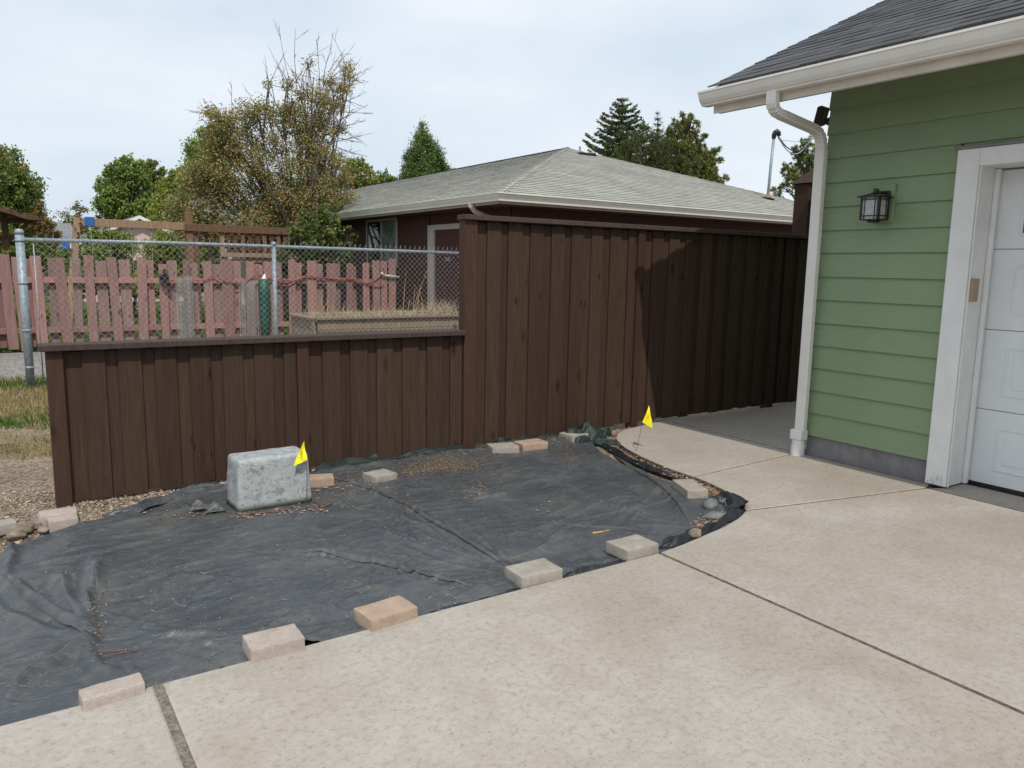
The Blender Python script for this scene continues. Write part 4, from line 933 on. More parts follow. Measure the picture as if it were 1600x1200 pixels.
# debris in the gap along the curved walk and along the edge
t = RNG.uniform(0, 1, 900); wk_x = np.interp(t, np.linspace(0, 1, 9), [3.80, 3.92, 3.98, 4.00, 4.02, 4.08, 4.15, 4.26, 4.42]); wk_y = np.interp(t, np.linspace(0, 1, 9), [3.1, 3.3, 3.5, 3.7, 3.95, 4.3, 4.55, 4.80, 4.98])
P = np.stack([wk_x-.03+RNG.normal(0, .022, 900), wk_y+RNG.normal(0, .02, 900), np.full(900, -.02)], -1)
scatter_flat('bark_debris', P, RNG.uniform(.008, .03, 900), 'orange_litter', 'bark and leaf debris along the curved concrete edge', cat='debris', lift=.008)
P = np.stack([RNG.uniform(4.3, 4.9, 300), 0*t[:300], np.full(300, -.03)], -1); P[:, 1] = 5.0+(P[:, 0]-4.3)*.25+RNG.uniform(0, .12, 300)
scatter_flat('bark_debris', P, RNG.uniform(.008, .035, 300), 'orange_litter', 'bark debris between the crumpled fabric and the curved walk', cat='debris', lift=.006)
# pebbles
ico = bmesh.new(); bmesh.ops.create_icosphere(ico, subdivisions=1, radius=1); IV = np.array([v_.co[:] for v_ in ico.verts]); IF = np.array([[v_.index for v_ in f.verts] for f in ico.faces]); ico.free()
def pebbles(name, pts, r, mat, label):
    n = len(pts); V = IV[None]*(1+RNG.uniform(-.25, .25, (n, 12, 1))); sc = r[:, None]*RNG.uniform(.6, 1.3, (n, 3)); sc[:, 2] *= .65
    a_ = RNG.uniform(0, 6.28, n); V = V*sc[:, None, :]; x = V[..., 0]*np.cos(a_)[:, None]-V[..., 1]*np.sin(a_)[:, None]; y = V[..., 0]*np.sin(a_)[:, None]+V[..., 1]*np.cos(a_)[:, None]
    V = np.stack([x, y, V[..., 2]], -1)+pts[:, None, :]; Fc = (IF[None]+np.arange(n)[:, None, None]*12).reshape(-1, 3)
    o = npmesh(name, V.reshape(-1, 3), Fc, mat); return tag(o, label, 'gravel', kind='stuff')
n = 26000; x = RNG.uniform(-1.6, .95, n); y = 4.2+RNG.power(1.0, n)*4.0; k = (y > np.array([yu(q) for q in x])-.02); x, y = x[k], y[k]; k = RNG.random(len(y)) > (y-6.5)*.45; x, y = x[k], y[k]
pebbles('gravel', np.stack([x, y, np.full(len(x), -.040)], -1), RNG.uniform(.003, .010, len(x))*(1+.6*(RNG.random(len(x)) > .93)), 'pebble', 'loose tan gravel beside and in front of the low fence')
n = 2600; x = RNG.uniform(.3, 3.1, n); y = np.array([yu(q) for q in x]); y = y+RNG.random(n)*(5.34-y)
pebbles('gravel', np.stack([x, y, np.full(n, -.036)], -1), RNG.uniform(.004, .012, n), 'pebble', 'gravel and bark strip along the foot of the low fence')

isl('straw', [(0, (.26, .19, .11)), (.5, (.42, .34, .22)), (1, (.60, .54, .42))], .8)
L_ = [on_sheet(c_, s_, n) for c_, s_, n in (((560, 780), (130, 18), 120), ((420, 860), (220, 50), 55), ((700, 740), (90, 20), 110), ((880, 760), (110, 35), 45), ((210, 960), (90, 50), 18), ((620, 925), (90, 20), 50), ((1000, 800), (50, 30), 25), ((160, 940), (8, 40), 40))]
P = np.concatenate(L_); scatter_flat('straw_bits', P, RNG.uniform(.010, .045, len(P)), 'straw', 'thin pale straw bits scattered over the black sheet', cat='straw', elong=20, lift=.003)
isl('soil_crumb', [(0, (.05, .035, .025)), (.5, (.13, .09, .06)), (.85, (.22, .16, .11)), (1, (.36, .28, .20))], .95)
L_ = [on_sheet(c_, s_, n) for c_, s_, n in (((705, 723), (30, 6), 3600), ((665, 731), (25, 6), 1300), ((620, 740), (20, 4), 500), ((860, 690), (35, 4), 1100), ((893, 714), (7, 6), 260), ((540, 752), (25, 5), 500), ((740, 768), (20, 8), 160), ((600, 790), (220, 50), 500), ((300, 900), (180, 70), 450), ((148, 960), (6, 25), 120), ((330, 795), (70, 8), 500))]
P = np.concatenate(L_); P[:, 2] += .001; pebbles('soil_crumbs', P, RNG.uniform(.0012, .0042, len(P)), 'soil_crumb', 'brown soil crumbs spilled in patches on the black sheet')
# grass blades
def blades(name, pts, h, mat, label, w_=.006, lean=.5):
    n = len(pts); a_ = RNG.uniform(0, 6.28, n); ln = RNG.normal(0, lean, n)*h; b_ = RNG.uniform(0, 6.28, n)
    V = np.zeros((n, 3, 3)); V[:, 0] = pts; V[:, 1] = pts; V[:, 2] = pts
    ww = w_*RNG.uniform(.6, 1.5, n); V[:, 0, 0] -= np.cos(a_)*ww; V[:, 0, 1] -= np.sin(a_)*ww; V[:, 1, 0] += np.cos(a_)*ww; V[:, 1, 1] += np.sin(a_)*ww
    V[:, 2, 0] += np.cos(b_)*ln; V[:, 2, 1] += np.sin(b_)*ln; V[:, 2, 2] += h
    return tag(npmesh(name, V.reshape(-1, 3), np.arange(3*n).reshape(n, 3), mat), label, 'grass', kind='stuff')
n = 26000; x = RNG.uniform(-2.5, 1.4, n); y = RNG.uniform(6.6, 11.2, n); d_ = fbm(x*1.1, y*1.6, 77, 3); k = (d_ > -.18+.25*np.clip(7.6-y, 0, 1)); x, y = x[k], y[k]
blades('dry_grass', np.stack([x, y, np.full(len(x), -.03)], -1), RNG.uniform(.02, .07, len(x)), 'dry_blade', 'patchy dry yellow grass beside the fence post')
n = 6500; x = RNG.uniform(-2.2, .9, n); y = 8.05+RNG.normal(0, .28, n)+.15*np.sin(x*5); k = (fbm(x*3, y*3, 5, 2) > -.12); x, y = x[k], y[k]
blades('green_grass', np.stack([x, y, np.full(len(x), -.03)], -1), RNG.uniform(.02, .06, len(x)), 'green_blade', 'narrow green grass patch left of the low fence')
n = 3500; x = RNG.uniform(-2.2, 1.2, n); y = 10.6+RNG.normal(0, .25, n)
blades('green_grass', np.stack([x, y, np.full(len(x), -.03)], -1), RNG.uniform(.03, .09, len(x)), 'green_blade', 'ragged green grass along the foot of the chain link fence')
n = 60000; x = RNG.uniform(-5, 9, n); y = 14.35+RNG.power(.7, n)*12
blades('lawn_grass', np.stack([x, y, np.full(len(x), -.02)], -1), RNG.uniform(.05, .13, len(x)), 'green_blade', 'green lawn behind the red picket fence', .012)

# ------------------------------------------------------------------ chain link fence
cl = empty('chain_link_fence', (3, 10.3, 0)); tag(cl, 'galvanised chain link fence standing behind the low brown fence', 'fence')
YK = 10.3
def ctube(pts, r, name, mat, n=10, parent=cl, **k): return MB().tube(pts, r, n).build(name, mat, parent, smooth=True, **k)
ctube([(.30, YK, -.1), (.30, YK, 1.70)], .044, 'post', 'galvanised', 16)
ctube([(.30, YK, 1.70), (.30, YK, 1.735), (.30, YK, 1.758), (.30, YK, 1.765)], [.047, .046, .03, .005], 'post_cap', 'galvanised', 16)
for z in (1.62, 1.15, .62, .2): ctube([(.30, YK, z), (.30, YK, z+.025)], .049, 'tension_band', 'galvanised', 14)
ctube([(3.12, YK, -.1), (3.12, YK, 1.66)], .028, 'post', 'galvanised', 14)
ctube([(3.12, YK, 1.655), (3.12, YK, 1.70), (3.12, YK, 1.715)], [.032, .030, .01], 'post_cap', 'galvanised', 14)
ctube([(6.06, YK, -.1), (6.06, YK, 1.70)], .034, 'post', 'galvanised', 14)
ctube([(.345, YK-.01, 1.645), (1.9, YK, 1.655), (3.1, YK, 1.65), (4.6, YK, 1.642), (6.04, YK, 1.63)], .021, 'top_rail', 'galvanised', 12)
ctube([(.425, YK-.024, .06), (.425, YK-.024, 1.60)], .008, 'tension_bar', 'galvanised', 6)
ctube([(5.985, YK-.024, .06), (5.985, YK-.024, 1.60)], .008, 'tension_bar', 'galvanised', 6)
pw = .0385; ph = .076; x0_, x1_ = .425, 5.985; ncol = int((x1_-x0_)/(pw)); nr = int(1.655/(ph/2)); P_ = []
Vs = []; Fs = []; nb = 0
for c_ in range(ncol*1):
    for side in (0,):
        js = np.arange(nr+1); xx = x0_+pw*(c_+.5)+np.where(((js+c_) % 2) == 0, -pw/2, pw/2)+.003*np.sin(js*.7+c_); zz = .05+js*ph/2; yy = YK-.027+np.where(((js+c_) % 2) == 0, .0022, -.0022)
        pts = np.stack([xx, yy, zz], -1); pts = np.concatenate([pts, [[pts[-1, 0]+.01, YK-.027, zz[-1]+.03]]]); m_ = len(pts); r = .0020
        off = np.array([[r, 0, 0], [-r*.5, r*.87, 0], [-r*.5, -r*.87, 0]]); Vt = (pts[:, None]+off[None]).reshape(-1, 3); Vs.append(Vt)
        for i in range(3):
            j = (i+1) % 3; a_ = nb+np.arange(m_-1)*3; Fs.append(np.stack([a_+i, a_+j, a_+3+j, a_+3+i], -1))
        nb += m_*3
        # opposite strand
o = npmesh('wire_mesh', np.concatenate(Vs)-np.array((3, 10.3, 0)), np.concatenate(Fs), 'wire_metal', cl); o['kind'] = 'stuff'

# ------------------------------------------------------------------ faded red picket fence
rp = empty('red_picket_fence', (3.5, 14.3, 0)); tag(rp, 'faded red picket fence behind the chain link', 'fence')
YR = 14.3; random.seed(21)
def picket(x0, x1, y, z0, z1, mat, lean=0.0, jag=False):
    c_ = (x0+x1)/2; mb = B(x0, x1, y-.01, y+.01, z0, z1, .003)
    V = []
    for (x, yy, z) in mb.V:
        t = (z-z0)/(z1-z0); zz = z+(random.uniform(-.05, .02) if (jag and t > .8) else 0); V.append((x+lean*t, yy, zz))
    MB().add(V, mb.F).build('picket', mat, rp, center=True)
fr_ = [(-.42, -.27), (-.12, .02), (.16, .30), (.33, .47), (.545, .695), (.902, 1.057), (1.27, 1.407), (1.639, 1.781), (2.008, 2.154), (2.731, 2.848), (3.084, 3.23), (3.406, 3.583), (3.789, 3.937), (4.14, 4.306), (4.558, 4.686), (4.916, 5.092), (5.285, 5.465), (5.679, 5.803), (6.038, 6.17), (6.245, 6.40), (6.422, 6.555), (6.579, 6.731)]
bk_ = [(-.3, -.16), (.02, .15), (.45, .535), (.738, .88), (1.079, 1.202), (1.442, 1.604), (1.792, 1.96), (2.142, 2.302), (2.52, 2.68), (2.887, 3.018), (3.23, 3.392), (3.59, 3.74), (3.964, 4.099), (4.35, 4.487), (4.7, 4.83), (5.107, 5.255), (5.465, 5.602), (5.818, 5.95)]
for i, (a_, b_) in enumerate(fr_):
    zt = 1.475+random.uniform(-.035, .03)+(.06 if a_ > 6.2 else 0); picket(a_, b_, YR-.06, .02+random.uniform(-.02, .04), zt, 'red_picket', random.uniform(-.04, .03)-.035*(a_ < 2), jag=(a_ > 6.2 and a_ < 6.4))
for i, (a_, b_) in enumerate(bk_):
    picket(a_, b_, YR+.045, .05, 1.425+random.uniform(-.04, .03), 'grey_picket' if random.random() < .62 else 'red_picket', random.uniform(-.02, .03))
for a_, b_ in ((2.377, 2.502), (4.03, 4.12), (6.66, 6.75)): B(a_, b_, YR-.02, YR+.07, -.1, 1.38, .004).build('post', 'red_picket', rp, center=True)
for x0, x1 in ((-.5, 2.37), (2.51, 4.02), (4.13, 6.65)):
    for z in (.27, 1.06): B(x0, x1, YR-.049, YR+.030, z, z+.09, .004).build('rail', 'red_picket', rp, center=True)
# dark hose bibb box on the post, cord draped on the pickets
o = MB(); o.box(2.36, 2.50, YR-.16, YR-.075, 1.12, 1.22, .01).box(2.42, 2.47, YR-.13, YR-.09, 1.22, 1.30, .01).box(2.40, 2.52, YR-.15, YR-.10, 1.02, 1.09, .01)
tag(o.build('hose_bracket', 'black_metal'), 'small black bracket box fixed high on a red fence post', 'bracket')
def drape(pts, n=8):
    P = []; 
    for (p, q, sag) in pts:
        for k in range(n): t = k/n; P.append((p[0]*(1-t)+q[0]*t, p[1]*(1-t)+q[1]*t, p[2]*(1-t)+q[2]*t-sag*4*t*(1-t)))
    P.append(pts[-1][1]); return P
kn = [onY(x_, y_, YR-.1) for x_, y_ in ((258, 437), (300, 436), (333, 430), (402, 428), (440, 436), (480, 430), (560, 436), (600, 446))]
for dz, lab, mt in ((0, 'red extension cord draped in loops along the picket fence', 'cord_red'),):
    cdp = [(kn[i], kn[i+1], s_) for i, s_ in enumerate((.02, .06, .14, .03, .06, .03, .06))]
    tag(MB().tube(drape(cdp), .011, 6).build('extension_cord', mt, smooth=True), lab, 'cord')
kn2 = [onY(x_, y_, YR-.09) for x_, y_ in ((404, 430), (428, 440), (470, 432), (548, 434), (598, 428))]
tag(MB().tube(drape([(kn2[i], kn2[i+1], s_) for i, s_ in enumerate((.05, .12, .03, .14))]), .011, 6).build('extension_cord', 'cord_red', smooth=True), 'second reddish cord looped on the right half of the picket fence', 'cord')
o = MB(); g0 = onY(600, 430, YR-.12); g1 = onY(624, 433, YR-.12); o.tube([g0, g1], .02, 8).tube([g0, g0+np.array((-.06, 0, .05))], .025, 8)
tag(o.build('hose_nozzle', 'pale_siding', smooth=True), 'pale pipe end poking over the right picket fence end', 'pipe')
# roll of wire fencing and folded green parasol leaning on the fence
def wire_roll(x, y, r, h, label):
    Vs = []; Fs = []; nb = 0
    for turn in range(3):
        rr = r*(1-.22*turn)
        for k in range(16):
            a_ = k/16*6.283; b2_ = (k+.5)/16*6.283; js = np.arange(int(h/.04)); aa = np.where(js % 2 == 0, a_, b2_)+turn
            pts = np.stack([x+rr*np.cos(aa), y+rr*np.sin(aa), .02+js*.04+.02*np.sin(k)], -1); q = .0022; off = np.array([[q, 0, 0], [-q*.5, q*.87, 0], [-q*.5, -q*.87, 0]]); Vs.append((pts[:, None]+off).reshape(-1, 3)); m_ = len(pts)
            for i in range(3): j = (i+1) % 3; b_ = nb+np.arange(m_-1)*3; Fs.append(np.stack([b_+i, b_+j, b_+3+j, b_+3+i], -1))
            nb += m_*3
    return tag(npmesh('wire_roll', np.concatenate(Vs), np.concatenate(Fs), 'wire_metal'), label, 'wire roll')
wire_roll(2.72, YR-.24, .13, 1.22, 'upright roll of rusty wire fencing near the black bracket')
wire_roll(3.78, YR-.26, .16, 1.12, 'upright wire fencing roll beside the folded green parasol')
gp_ = empty('folded_parasol', (4.06, 14.0, 0)); tag(gp_, 'folded dark green parasol with white tip leaning on the picket fence', 'parasol')
MB().tube([(4.03, 14.0, .0), (4.05, 14.02, .4), (4.06, 14.04, .9), (4.065, 14.05, 1.13), (4.065, 14.05, 1.15)], [.06, .085, .10, .10, .04], 12).build('canopy', 'dark_green_plastic', gp_, smooth=True)
MB().tube([(4.065, 14.05, 1.14), (4.07, 14.05, 1.17), (4.08, 14.05, 1.24)], [.05, .04, .006], 10).build('tip', 'white_paint', gp_, smooth=True)
o = B(4.17, 4.27, 14.0, 14.05, 0, .75, .01); tag(o.build('wood_stake', 'weathered_plank'), 'short rotten wood stake right of the green parasol', 'stake')

# ------------------------------------------------------------------ raised planter
pl = empty('planter_box', (5.2, 11.6, 0)); tag(pl, 'weathered plank raised planter full of dry weeds', 'planter')
XA, XB, YA, YB = 4.0, 6.75, 11.25, 12.35
ZT = .70
for x0, x1, z0, z1 in ((XA+.02, XB, .60, .66), ):
    pass
random.seed(4)
for y_ in (YA, YB):
    for (z0, z1) in ((-.02, .22), (.225, .44), (.445, .60)):
        B(XA+.03, XB-.03, y_-.02, y_+.02, z0, z1, .004).build('plank', 'weathered_plank', pl, center=True)
    B(XA-.02, XB+.02, y_-.07, y_+.07, .602, .638, .004).build('cap_board', 'weathered_plank', pl, center=True)
for x_ in (XA, XB):
    for (z0, z1) in ((-.02, .22), (.225, .44), (.445, .60)): B(x_-.02, x_+.02, YA+.021, YB-.021, z0, z1, .004).build('plank', 'weathered_plank', pl, center=True)
    B(x_-.06, x_+.06, YA+.072, YB-.072, .602, .638, .004).build('cap_board', 'weathered_plank', pl, center=True)
XX, YY = np.meshgrid(np.linspace(XA+.05, XB-.05, 40), np.linspace(YA+.03, YB-.03, 20), indexing='ij')
grid_mesh('soil', XX-5.2, YY-11.6, .56+.05*fbm(XX*4, YY*4, 3), 'dry_soil', pl)
n = 2600; x = RNG.uniform(XA+.1, XB-.1, n); y = RNG.uniform(YA+.08, YB-.1, n)
blades('dry_weeds', np.stack([x, y, np.full(n, .56)], -1), RNG.uniform(.05, .18, n)*(1+1.0*(x > 6.2)), 'straw', 'dry straw coloured weeds growing in the raised planter', .005, 1.3)
st = MB(); random.seed(9)
for k in range(26):
    x = random.choice((random.uniform(4.1, 4.5), random.uniform(5.5, 6.3), random.uniform(4.2, 6.6))); y = random.uniform(11.4, 12.1); h = random.uniform(.25, .85 if 5.5 < x < 6.2 else .4); dx = random.uniform(-.35, .45)*h
    st.tube([(x, y, .55), (x+dx*.4, y, .55+h*.6), (x+dx, y+.02, .55+h)], [.006, .005, .002], 4)
tag(st.build('dry_stalks', 'dead_grass'), 'tall bent dry weed stalks rising from the planter', 'weeds', kind='stuff')

# ------------------------------------------------------------------ neighbour's low brown house with a hip roof
nh = empty('brown_house', (7.22, 10.87, 0)); tag(nh, 'low dark red brown house with pale grey hip roof behind the fences', 'house')
CX, CY, CZ, NS, HW, YE = 6.62, 10.27, 2.56, .33, 5.5, 33.0
def P3(*p): return tuple(np.array(p, float)-np.array((7.22, 10.87, 0)))
random.seed(31)
XWn, YWn = 7.22, 10.87
def nlap(axis, a0, a1, z0, z1):
    mb = MB(); V = []
    for q in (a0, a1):
        prof = [(-.016, z0), (0, z0), (.006, z1), (-.004, z1)]
        V += [(XWn+o_, q, z) if axis == 'y' else (q, YWn+o_, z) for o_, z in prof]
    mb.add(V, [(0, 3, 2, 1), (4, 5, 6, 7), (0, 4, 7, 3), (3, 7, 6, 2), (1, 2, 6, 5), (0, 1, 5, 4)]); mb.build('siding_board', 'brown_siding', nh, center=True)
ex = .235
for i in range(12):
    z0 = .02+i*ex; z1 = z0+ex+.02
    if z0 > 2.2: nlap('y', YWn, 32.4, z0, min(z1, 2.74)); 
    else:
        nlap('y', YWn+.001, 12.42, z0, z1)
        if z0+ex > 1.35: nlap('y', 13.73, 15.13, z0, z1); nlap('y', 16.80, 32.4, z0, z1)
        else: nlap('y', 13.73, 32.4, z0, z1)
    nlap('x', XWn+.02, 17.0, z0, min(z1, 2.74))
core = MB(); core.box(7.236, 17.0, 10.886, 32.4, -.1, 2.62); core.build('wall', 'brown_siding', nh)
# door
B(7.17, 7.235, 13.45, 13.72, .05, 2.215, .005).build('door_frame', 'brown_house_trim', nh, center=True)
B(7.17, 7.235, 12.43, 13.449, 2.115, 2.215, .005).build('door_frame', 'brown_house_trim', nh, center=True)
dr = B(7.205, 7.234, 12.43, 13.449, .05, 2.113, .003).build('door', 'brown_siding', nh, center=True)
B(7.195, 7.2045, 12.86, 13.08, 1.52, 1.60, .004).build('plaque', 'curtain', nh, center=True)
# window
wn_ = MB(); y0, y1, z0, z1 = 15.16, 16.77, 1.38, 2.43
for q in ((y0, y1, z0, z0+.05), (y0, y1, z1-.05, z1), (y0, y0+.05, z0+.05, z1-.05), (y1-.05, y1, z0+.05, z1-.05), (15.93, 15.98, z0+.05, z1-.05)): wn_.box(7.19, 7.235, *q, .004)
wf = wn_.build('window_frame', 'brown_house_trim', nh)
B(7.212, 7.222, y0+.05, 15.93, z0+.05, z1-.05).build('window_pane', 'curtain', nh, center=True)
B(7.212, 7.222, 15.98, y1-.05, z0+.05, z1-.05).build('window_pane', 'window_glass', nh, center=True)
MB().tube([(7.21, 14.0, 2.50), (7.12, 14.0, 2.52), (7.06, 13.98, 2.48)], [.05, .045, .055], 10).build('porch_light', 'white_paint', nh)
# roof faces
RXn, RY0, RY1 = CX+HW, CY+HW, YE-HW; RZ = CZ+NS*HW
top = MB().add([(CX, CY, CZ), (CX+2*HW, CY, CZ), (CX+2*HW, YE, CZ), (CX, YE, CZ), (RXn, RY0, RZ), (RXn, RY1, RZ),
                (CX, CY, CZ-.03), (CX+2*HW, CY, CZ-.03), (CX+2*HW, YE, CZ-.03), (CX, YE, CZ-.03), (RXn, RY0, RZ-.1), (RXn, RY1, RZ-.1)],
               [(0, 1, 4), (1, 2, 5, 4), (2, 3, 5), (3, 0, 4, 5), (7, 6, 10), (6, 9, 11, 10), (8, 7, 10, 11), (9, 8, 11)])
top.build('roof', 'pale_shingle', nh)
sh = MB(); cosn = 1/math.hypot(1, NS)
nr_ = int(HW/cosn/.145)
for r_ in range(nr_):
    h0 = r_*.145*cosn; h1 = h0+.165*cosn
    # front hip face (faces -Y)
    a0, a1 = CX+h0+.02, CX+2*HW-h0-.02; x = a0
    while x < a1-.05:
        x2 = min(a1, x+random.choice((.16, .22, .28, .34))); th = random.choice((.006, .007, .009)); z0 = CZ+NS*h0; z1 = CZ+NS*h1
        V = [(x+.002, CY+h0-.02, z0+.002-.0066), (x2-.002, CY+h0-.02, z0+.002-.0066), (x2-.002, CY+h0-.02, z0+th), (x+.002, CY+h0-.02, z0+th), (x2-.002, CY+h1, z1+.002), (x+.002, CY+h1, z1+.002)]
        sh.add(V, [(0, 1, 2, 3), (3, 2, 4, 5)]); x = x2
    # left face (faces -X)
    b0, b1 = CY+h0+.02, 27.5 if False else YE-h0; y = b0
    while y < min(b1, 29)-.05:
        y2 = min(b1, y+random.choice((.16, .22, .28, .34))*(1 if y < 20 else 2)); th = random.choice((.006, .007, .009)); z0 = CZ+NS*h0; z1 = CZ+NS*h1
        V = [(CX+h0-.02, y+.002, z0-.0046), (CX+h0-.02, y2-.002, z0-.0046), (CX+h0-.02, y2-.002, z0+th), (CX+h0-.02, y+.002, z0+th), (CX+h1, y2-.002, z1+.002), (CX+h1, y+.002, z1+.002)]
        sh.add(V, [(1, 0, 3, 2), (2, 3, 5, 4)]); y = y2
caps = MB()
for k in range(36):      # hip caps
    for (sx, x_) in ((1, CX), (-1, CX+2*HW)):
        t0 = k/36*HW; t1 = (k+1.15)/36*HW; w_ = .11
        p0 = np.array((x_+sx*t0, CY+t0, CZ+NS*t0+.022)); p1 = np.array((x_+sx*t1, CY+t1, CZ+NS*t1+.012)); o1 = np.array((sx*w_, 0, -.0)); o2 = np.array((0, w_, -.0))
        caps.add([p0, p0+o1+np.array((0, 0, -.004)), p1+o1, p1, p0+o2+np.array((0, 0, -.004)), p1+o2], [(0, 1, 2, 3), (0, 3, 5, 4)])
for k in range(60):      # ridge caps
    y0 = RY0-.05+k*.2; caps.add([(RXn-.12, y0, RZ-.01), (RXn, y0, RZ+.03), (RXn+.12, y0, RZ-.01), (RXn-.12, y0+.22, RZ-.02), (RXn, y0+.22, RZ+.02), (RXn+.12, y0+.22, RZ-.02)], [(0, 1, 4, 3), (1, 2, 5, 4)])
o = caps.build('ridge_caps', 'pale_shingle', nh); o['kind'] = 'stuff'
o = sh.build('shingles', 'pale_shingle', nh); o['kind'] = 'stuff'; edge_mat(o, 'pale_shingle_edge', 2, 0)
# gutters with K profile, soffits
def sweep(prof_pts, d, a0, a1, name, mat):
    n = len(prof_pts); V = []
    for a_ in (a0, a1):
        for o_, z in prof_pts: V.append((CX+o_, a_-(0 if a_ != a0 else -o_), z) if d == 'y' else (a_+(o_ if a_ == a0 else -o_), CY+o_, z))
    Fc = [(i, (i+1) % n, n+(i+1) % n, n+i) for i in range(n)]+[tuple(range(n))[::-1], tuple(range(n, 2*n))]
    return MB().add(V, Fc).build(name, mat, nh)
gpn = [(.02, CZ+.01), (.02, CZ-.11), (-.05, CZ-.115), (-.055, CZ-.09), (-.085, CZ-.04), (-.09, CZ-.012), (-.112, CZ-.008), (-.112, CZ+.006), (-.085, CZ+.004), (-.08, CZ-.03), (-.045, CZ-.085), (.012, CZ-.10), (.012, CZ+.01)]
sweep(gpn, 'y', CY, 32.5, 'gutter', 'gutter_white'); sweep(gpn, 'x', CX, CX+2*HW, 'gutter', 'gutter_white')
B(CX+.021, CX+.05, CY+.05, 32.4, CZ-.15, CZ-.035).build('fascia', 'brown_house_trim', nh); B(CX+.05, CX+2*HW, CY+.021, CY+.05, CZ-.15, CZ-.035).build('fascia', 'brown_house_trim', nh)
B(CX+.051, 7.219, CY+.06, 32.4, CZ-.135, CZ-.12).build('soffit', 'dark_wood', nh); B(7.22, CX+2*HW, CY+.051, 10.868, CZ-.135, CZ-.12).build('soffit', 'dark_wood', nh)
MB().tube([onX(735, 314, 6.60), onX(736, 322, 6.60), onX(742, 330, 6.72), onX(762, 338.5, 7.05), onX(772, 343, 7.16), (7.17, 11.38, 2.15), (7.17, 11.38, .1)], .042, 8).build('downspout', 'gutter_white', nh)
B(11.95, 12.45, 15.0, 15.22, 4.11, 4.19, .01).build('roof_vent', 'shingle_edge', nh, center=True)
MB().tube([(13.2, 16.6, 3.9), (13.2, 16.6, 4.62)], .03, 8).build('vent_pipe', 'galvanised', nh)
mz = CZ+NS*(11.85-CY)
MB().tube([(14.95, 11.85, mz-.05), (15.02, 11.88, mz+.7), (15.09, 11.9, 4.46)], .032, 10).build('mast', 'galvanised', nh, smooth=True)
MB().tube([(14.95, 11.85, mz+.005), (14.955, 11.85, mz+.03), (14.96, 11.85, mz+.12)], [.16, .10, .04], 12).build('flashing', 'cedar_wood', nh)
MB().tube([(15.09, 11.9, 4.44), (15.09, 11.9, 4.52), (15.10, 11.88, 4.57), (15.13, 11.86, 4.60), (15.17, 11.84, 4.57), (15.18, 11.83, 4.50)], [.045, .055, .062, .062, .055, .045], 10).build('weather_head', 'black_metal', nh, smooth=True)
for k, (sg, col_) in enumerate(((.30, 'cable_black'), (.36, 'galvanised'), (.24, 'cable_black'))):
    p0 = np.array((15.17, 11.84, 4.50)); p1 = np.array((15.85, 11.6, 4.36)); pts = []
    for t in np.linspace(0, 1, 12): q = p0*(1-t)+p1*t; pts.append(q+np.array((0, 0, -sg*2.6*t*(1-t)**.8-.02*k)))
    tag(MB().tube(pts, .013, 5).build('service_wire', col_, nh, smooth=True))
p0 = np.array((15.85, 11.6, 4.36)); pts = [p0+np.array((-.02, 0, -.08)), p0+np.array((.12, -.04, .10)), p0+np.array((.35, -.1, .19)), (16.5, 11.35, 4.60), (20, 10.3, 4.75), (34, 6, 6.2)]
tag(MB().tube(pts, .013, 6).build('power_cable', 'galvanised', smooth=True), 'grey overhead power cable leaving the roof mast to the right', 'cable')
tag(MB().tube([(15.2, 11.83, 4.42), (15.6, 11.7, 4.40), (15.95, 11.55, 4.44)], .006, 5).build('power_cable', 'galvanised', smooth=True), 'thin straight support wire just beside the roof mast head', 'cable')

# ------------------------------------------------------------------ wooden swing set
ps = empty('swing_set', (2.5, 17, 0)); tag(ps, 'wooden swing set frame with blue brackets behind the picket fence', 'swing set')
YS = 17.0
def pY(x, y, Y=YS): return tuple(onY(x, y, Y))
def bm_(p0, p1, w_, h_, name, mat): return MB().beam(p0, p1, w_, h_, (0, 1, 0) if abs(p1[2]-p0[2]) < 5 else (0, 0, 1)).build(name, mat, ps, center=True)
bm_(pY(126, 347), pY(292, 354), .15, .09, 'top_beam', 'playset_wood')
bm_(pY(121, 341), (1.12, 16.6, -.05), .12, .09, 'leg', 'playset_wood')
bm_((1.48, 17.1, 2.2), (1.22, 18.2, -.05), .10, .09, 'leg', 'playset_wood')
B(1.56, 1.72, 16.93, 16.95, 2.06, 2.24, .01).build('bracket', 'blue_plastic', ps, center=True)
B(1.15, 1.27, 16.70, 16.76, 1.62, 1.82, .01).build('bracket', 'blue_plastic', ps, center=True)
for z in (2.18, 2.10, 1.93, 1.84):
    x_ = 1.50-(2.25-z)*.22; B(x_-.015, x_+.015, 16.78, 16.90, z-.012, z+.012).build('bolt', 'black_metal', ps, center=True)
for xp in (142, 171, 205, 236): ctube([pY(xp, 352), (pY(xp, 352)[0], YS, .5)], .007, 'chain', 'weathered_plank', 5, ps)
for a_, b_ in ((142, 171), (205, 236)):
    x0, x1 = pY(a_, 352)[0], pY(b_, 352)[0]; B(x0, x1, YS-.08, YS+.08, .46, .49, .01).build('swing_seat', 'blue_plastic', ps, center=True)
B(3.36, 3.50, 16.92, 17.08, -.05, 2.42, .006).build('tower_post', 'tower_wood', ps, center=True)
B(3.50, 3.60, 16.95, 17.05, -.05, 2.02, .006).build('tower_post', 'tower_wood', ps, center=True)
B(3.33, 5.95, 16.88, 16.915, 2.04, 2.19, .004).build('rail', 'tower_wood', ps, center=True)
B(4.02, 5.95, 16.89, 16.915, 1.54, 1.63, .004).build('rail', 'playset_wood', ps, center=True)
B(4.05, 5.95, 16.95, 18.3, 1.44, 1.50, .004).build('deck', 'playset_wood', ps, center=True)
x_ = 4.14
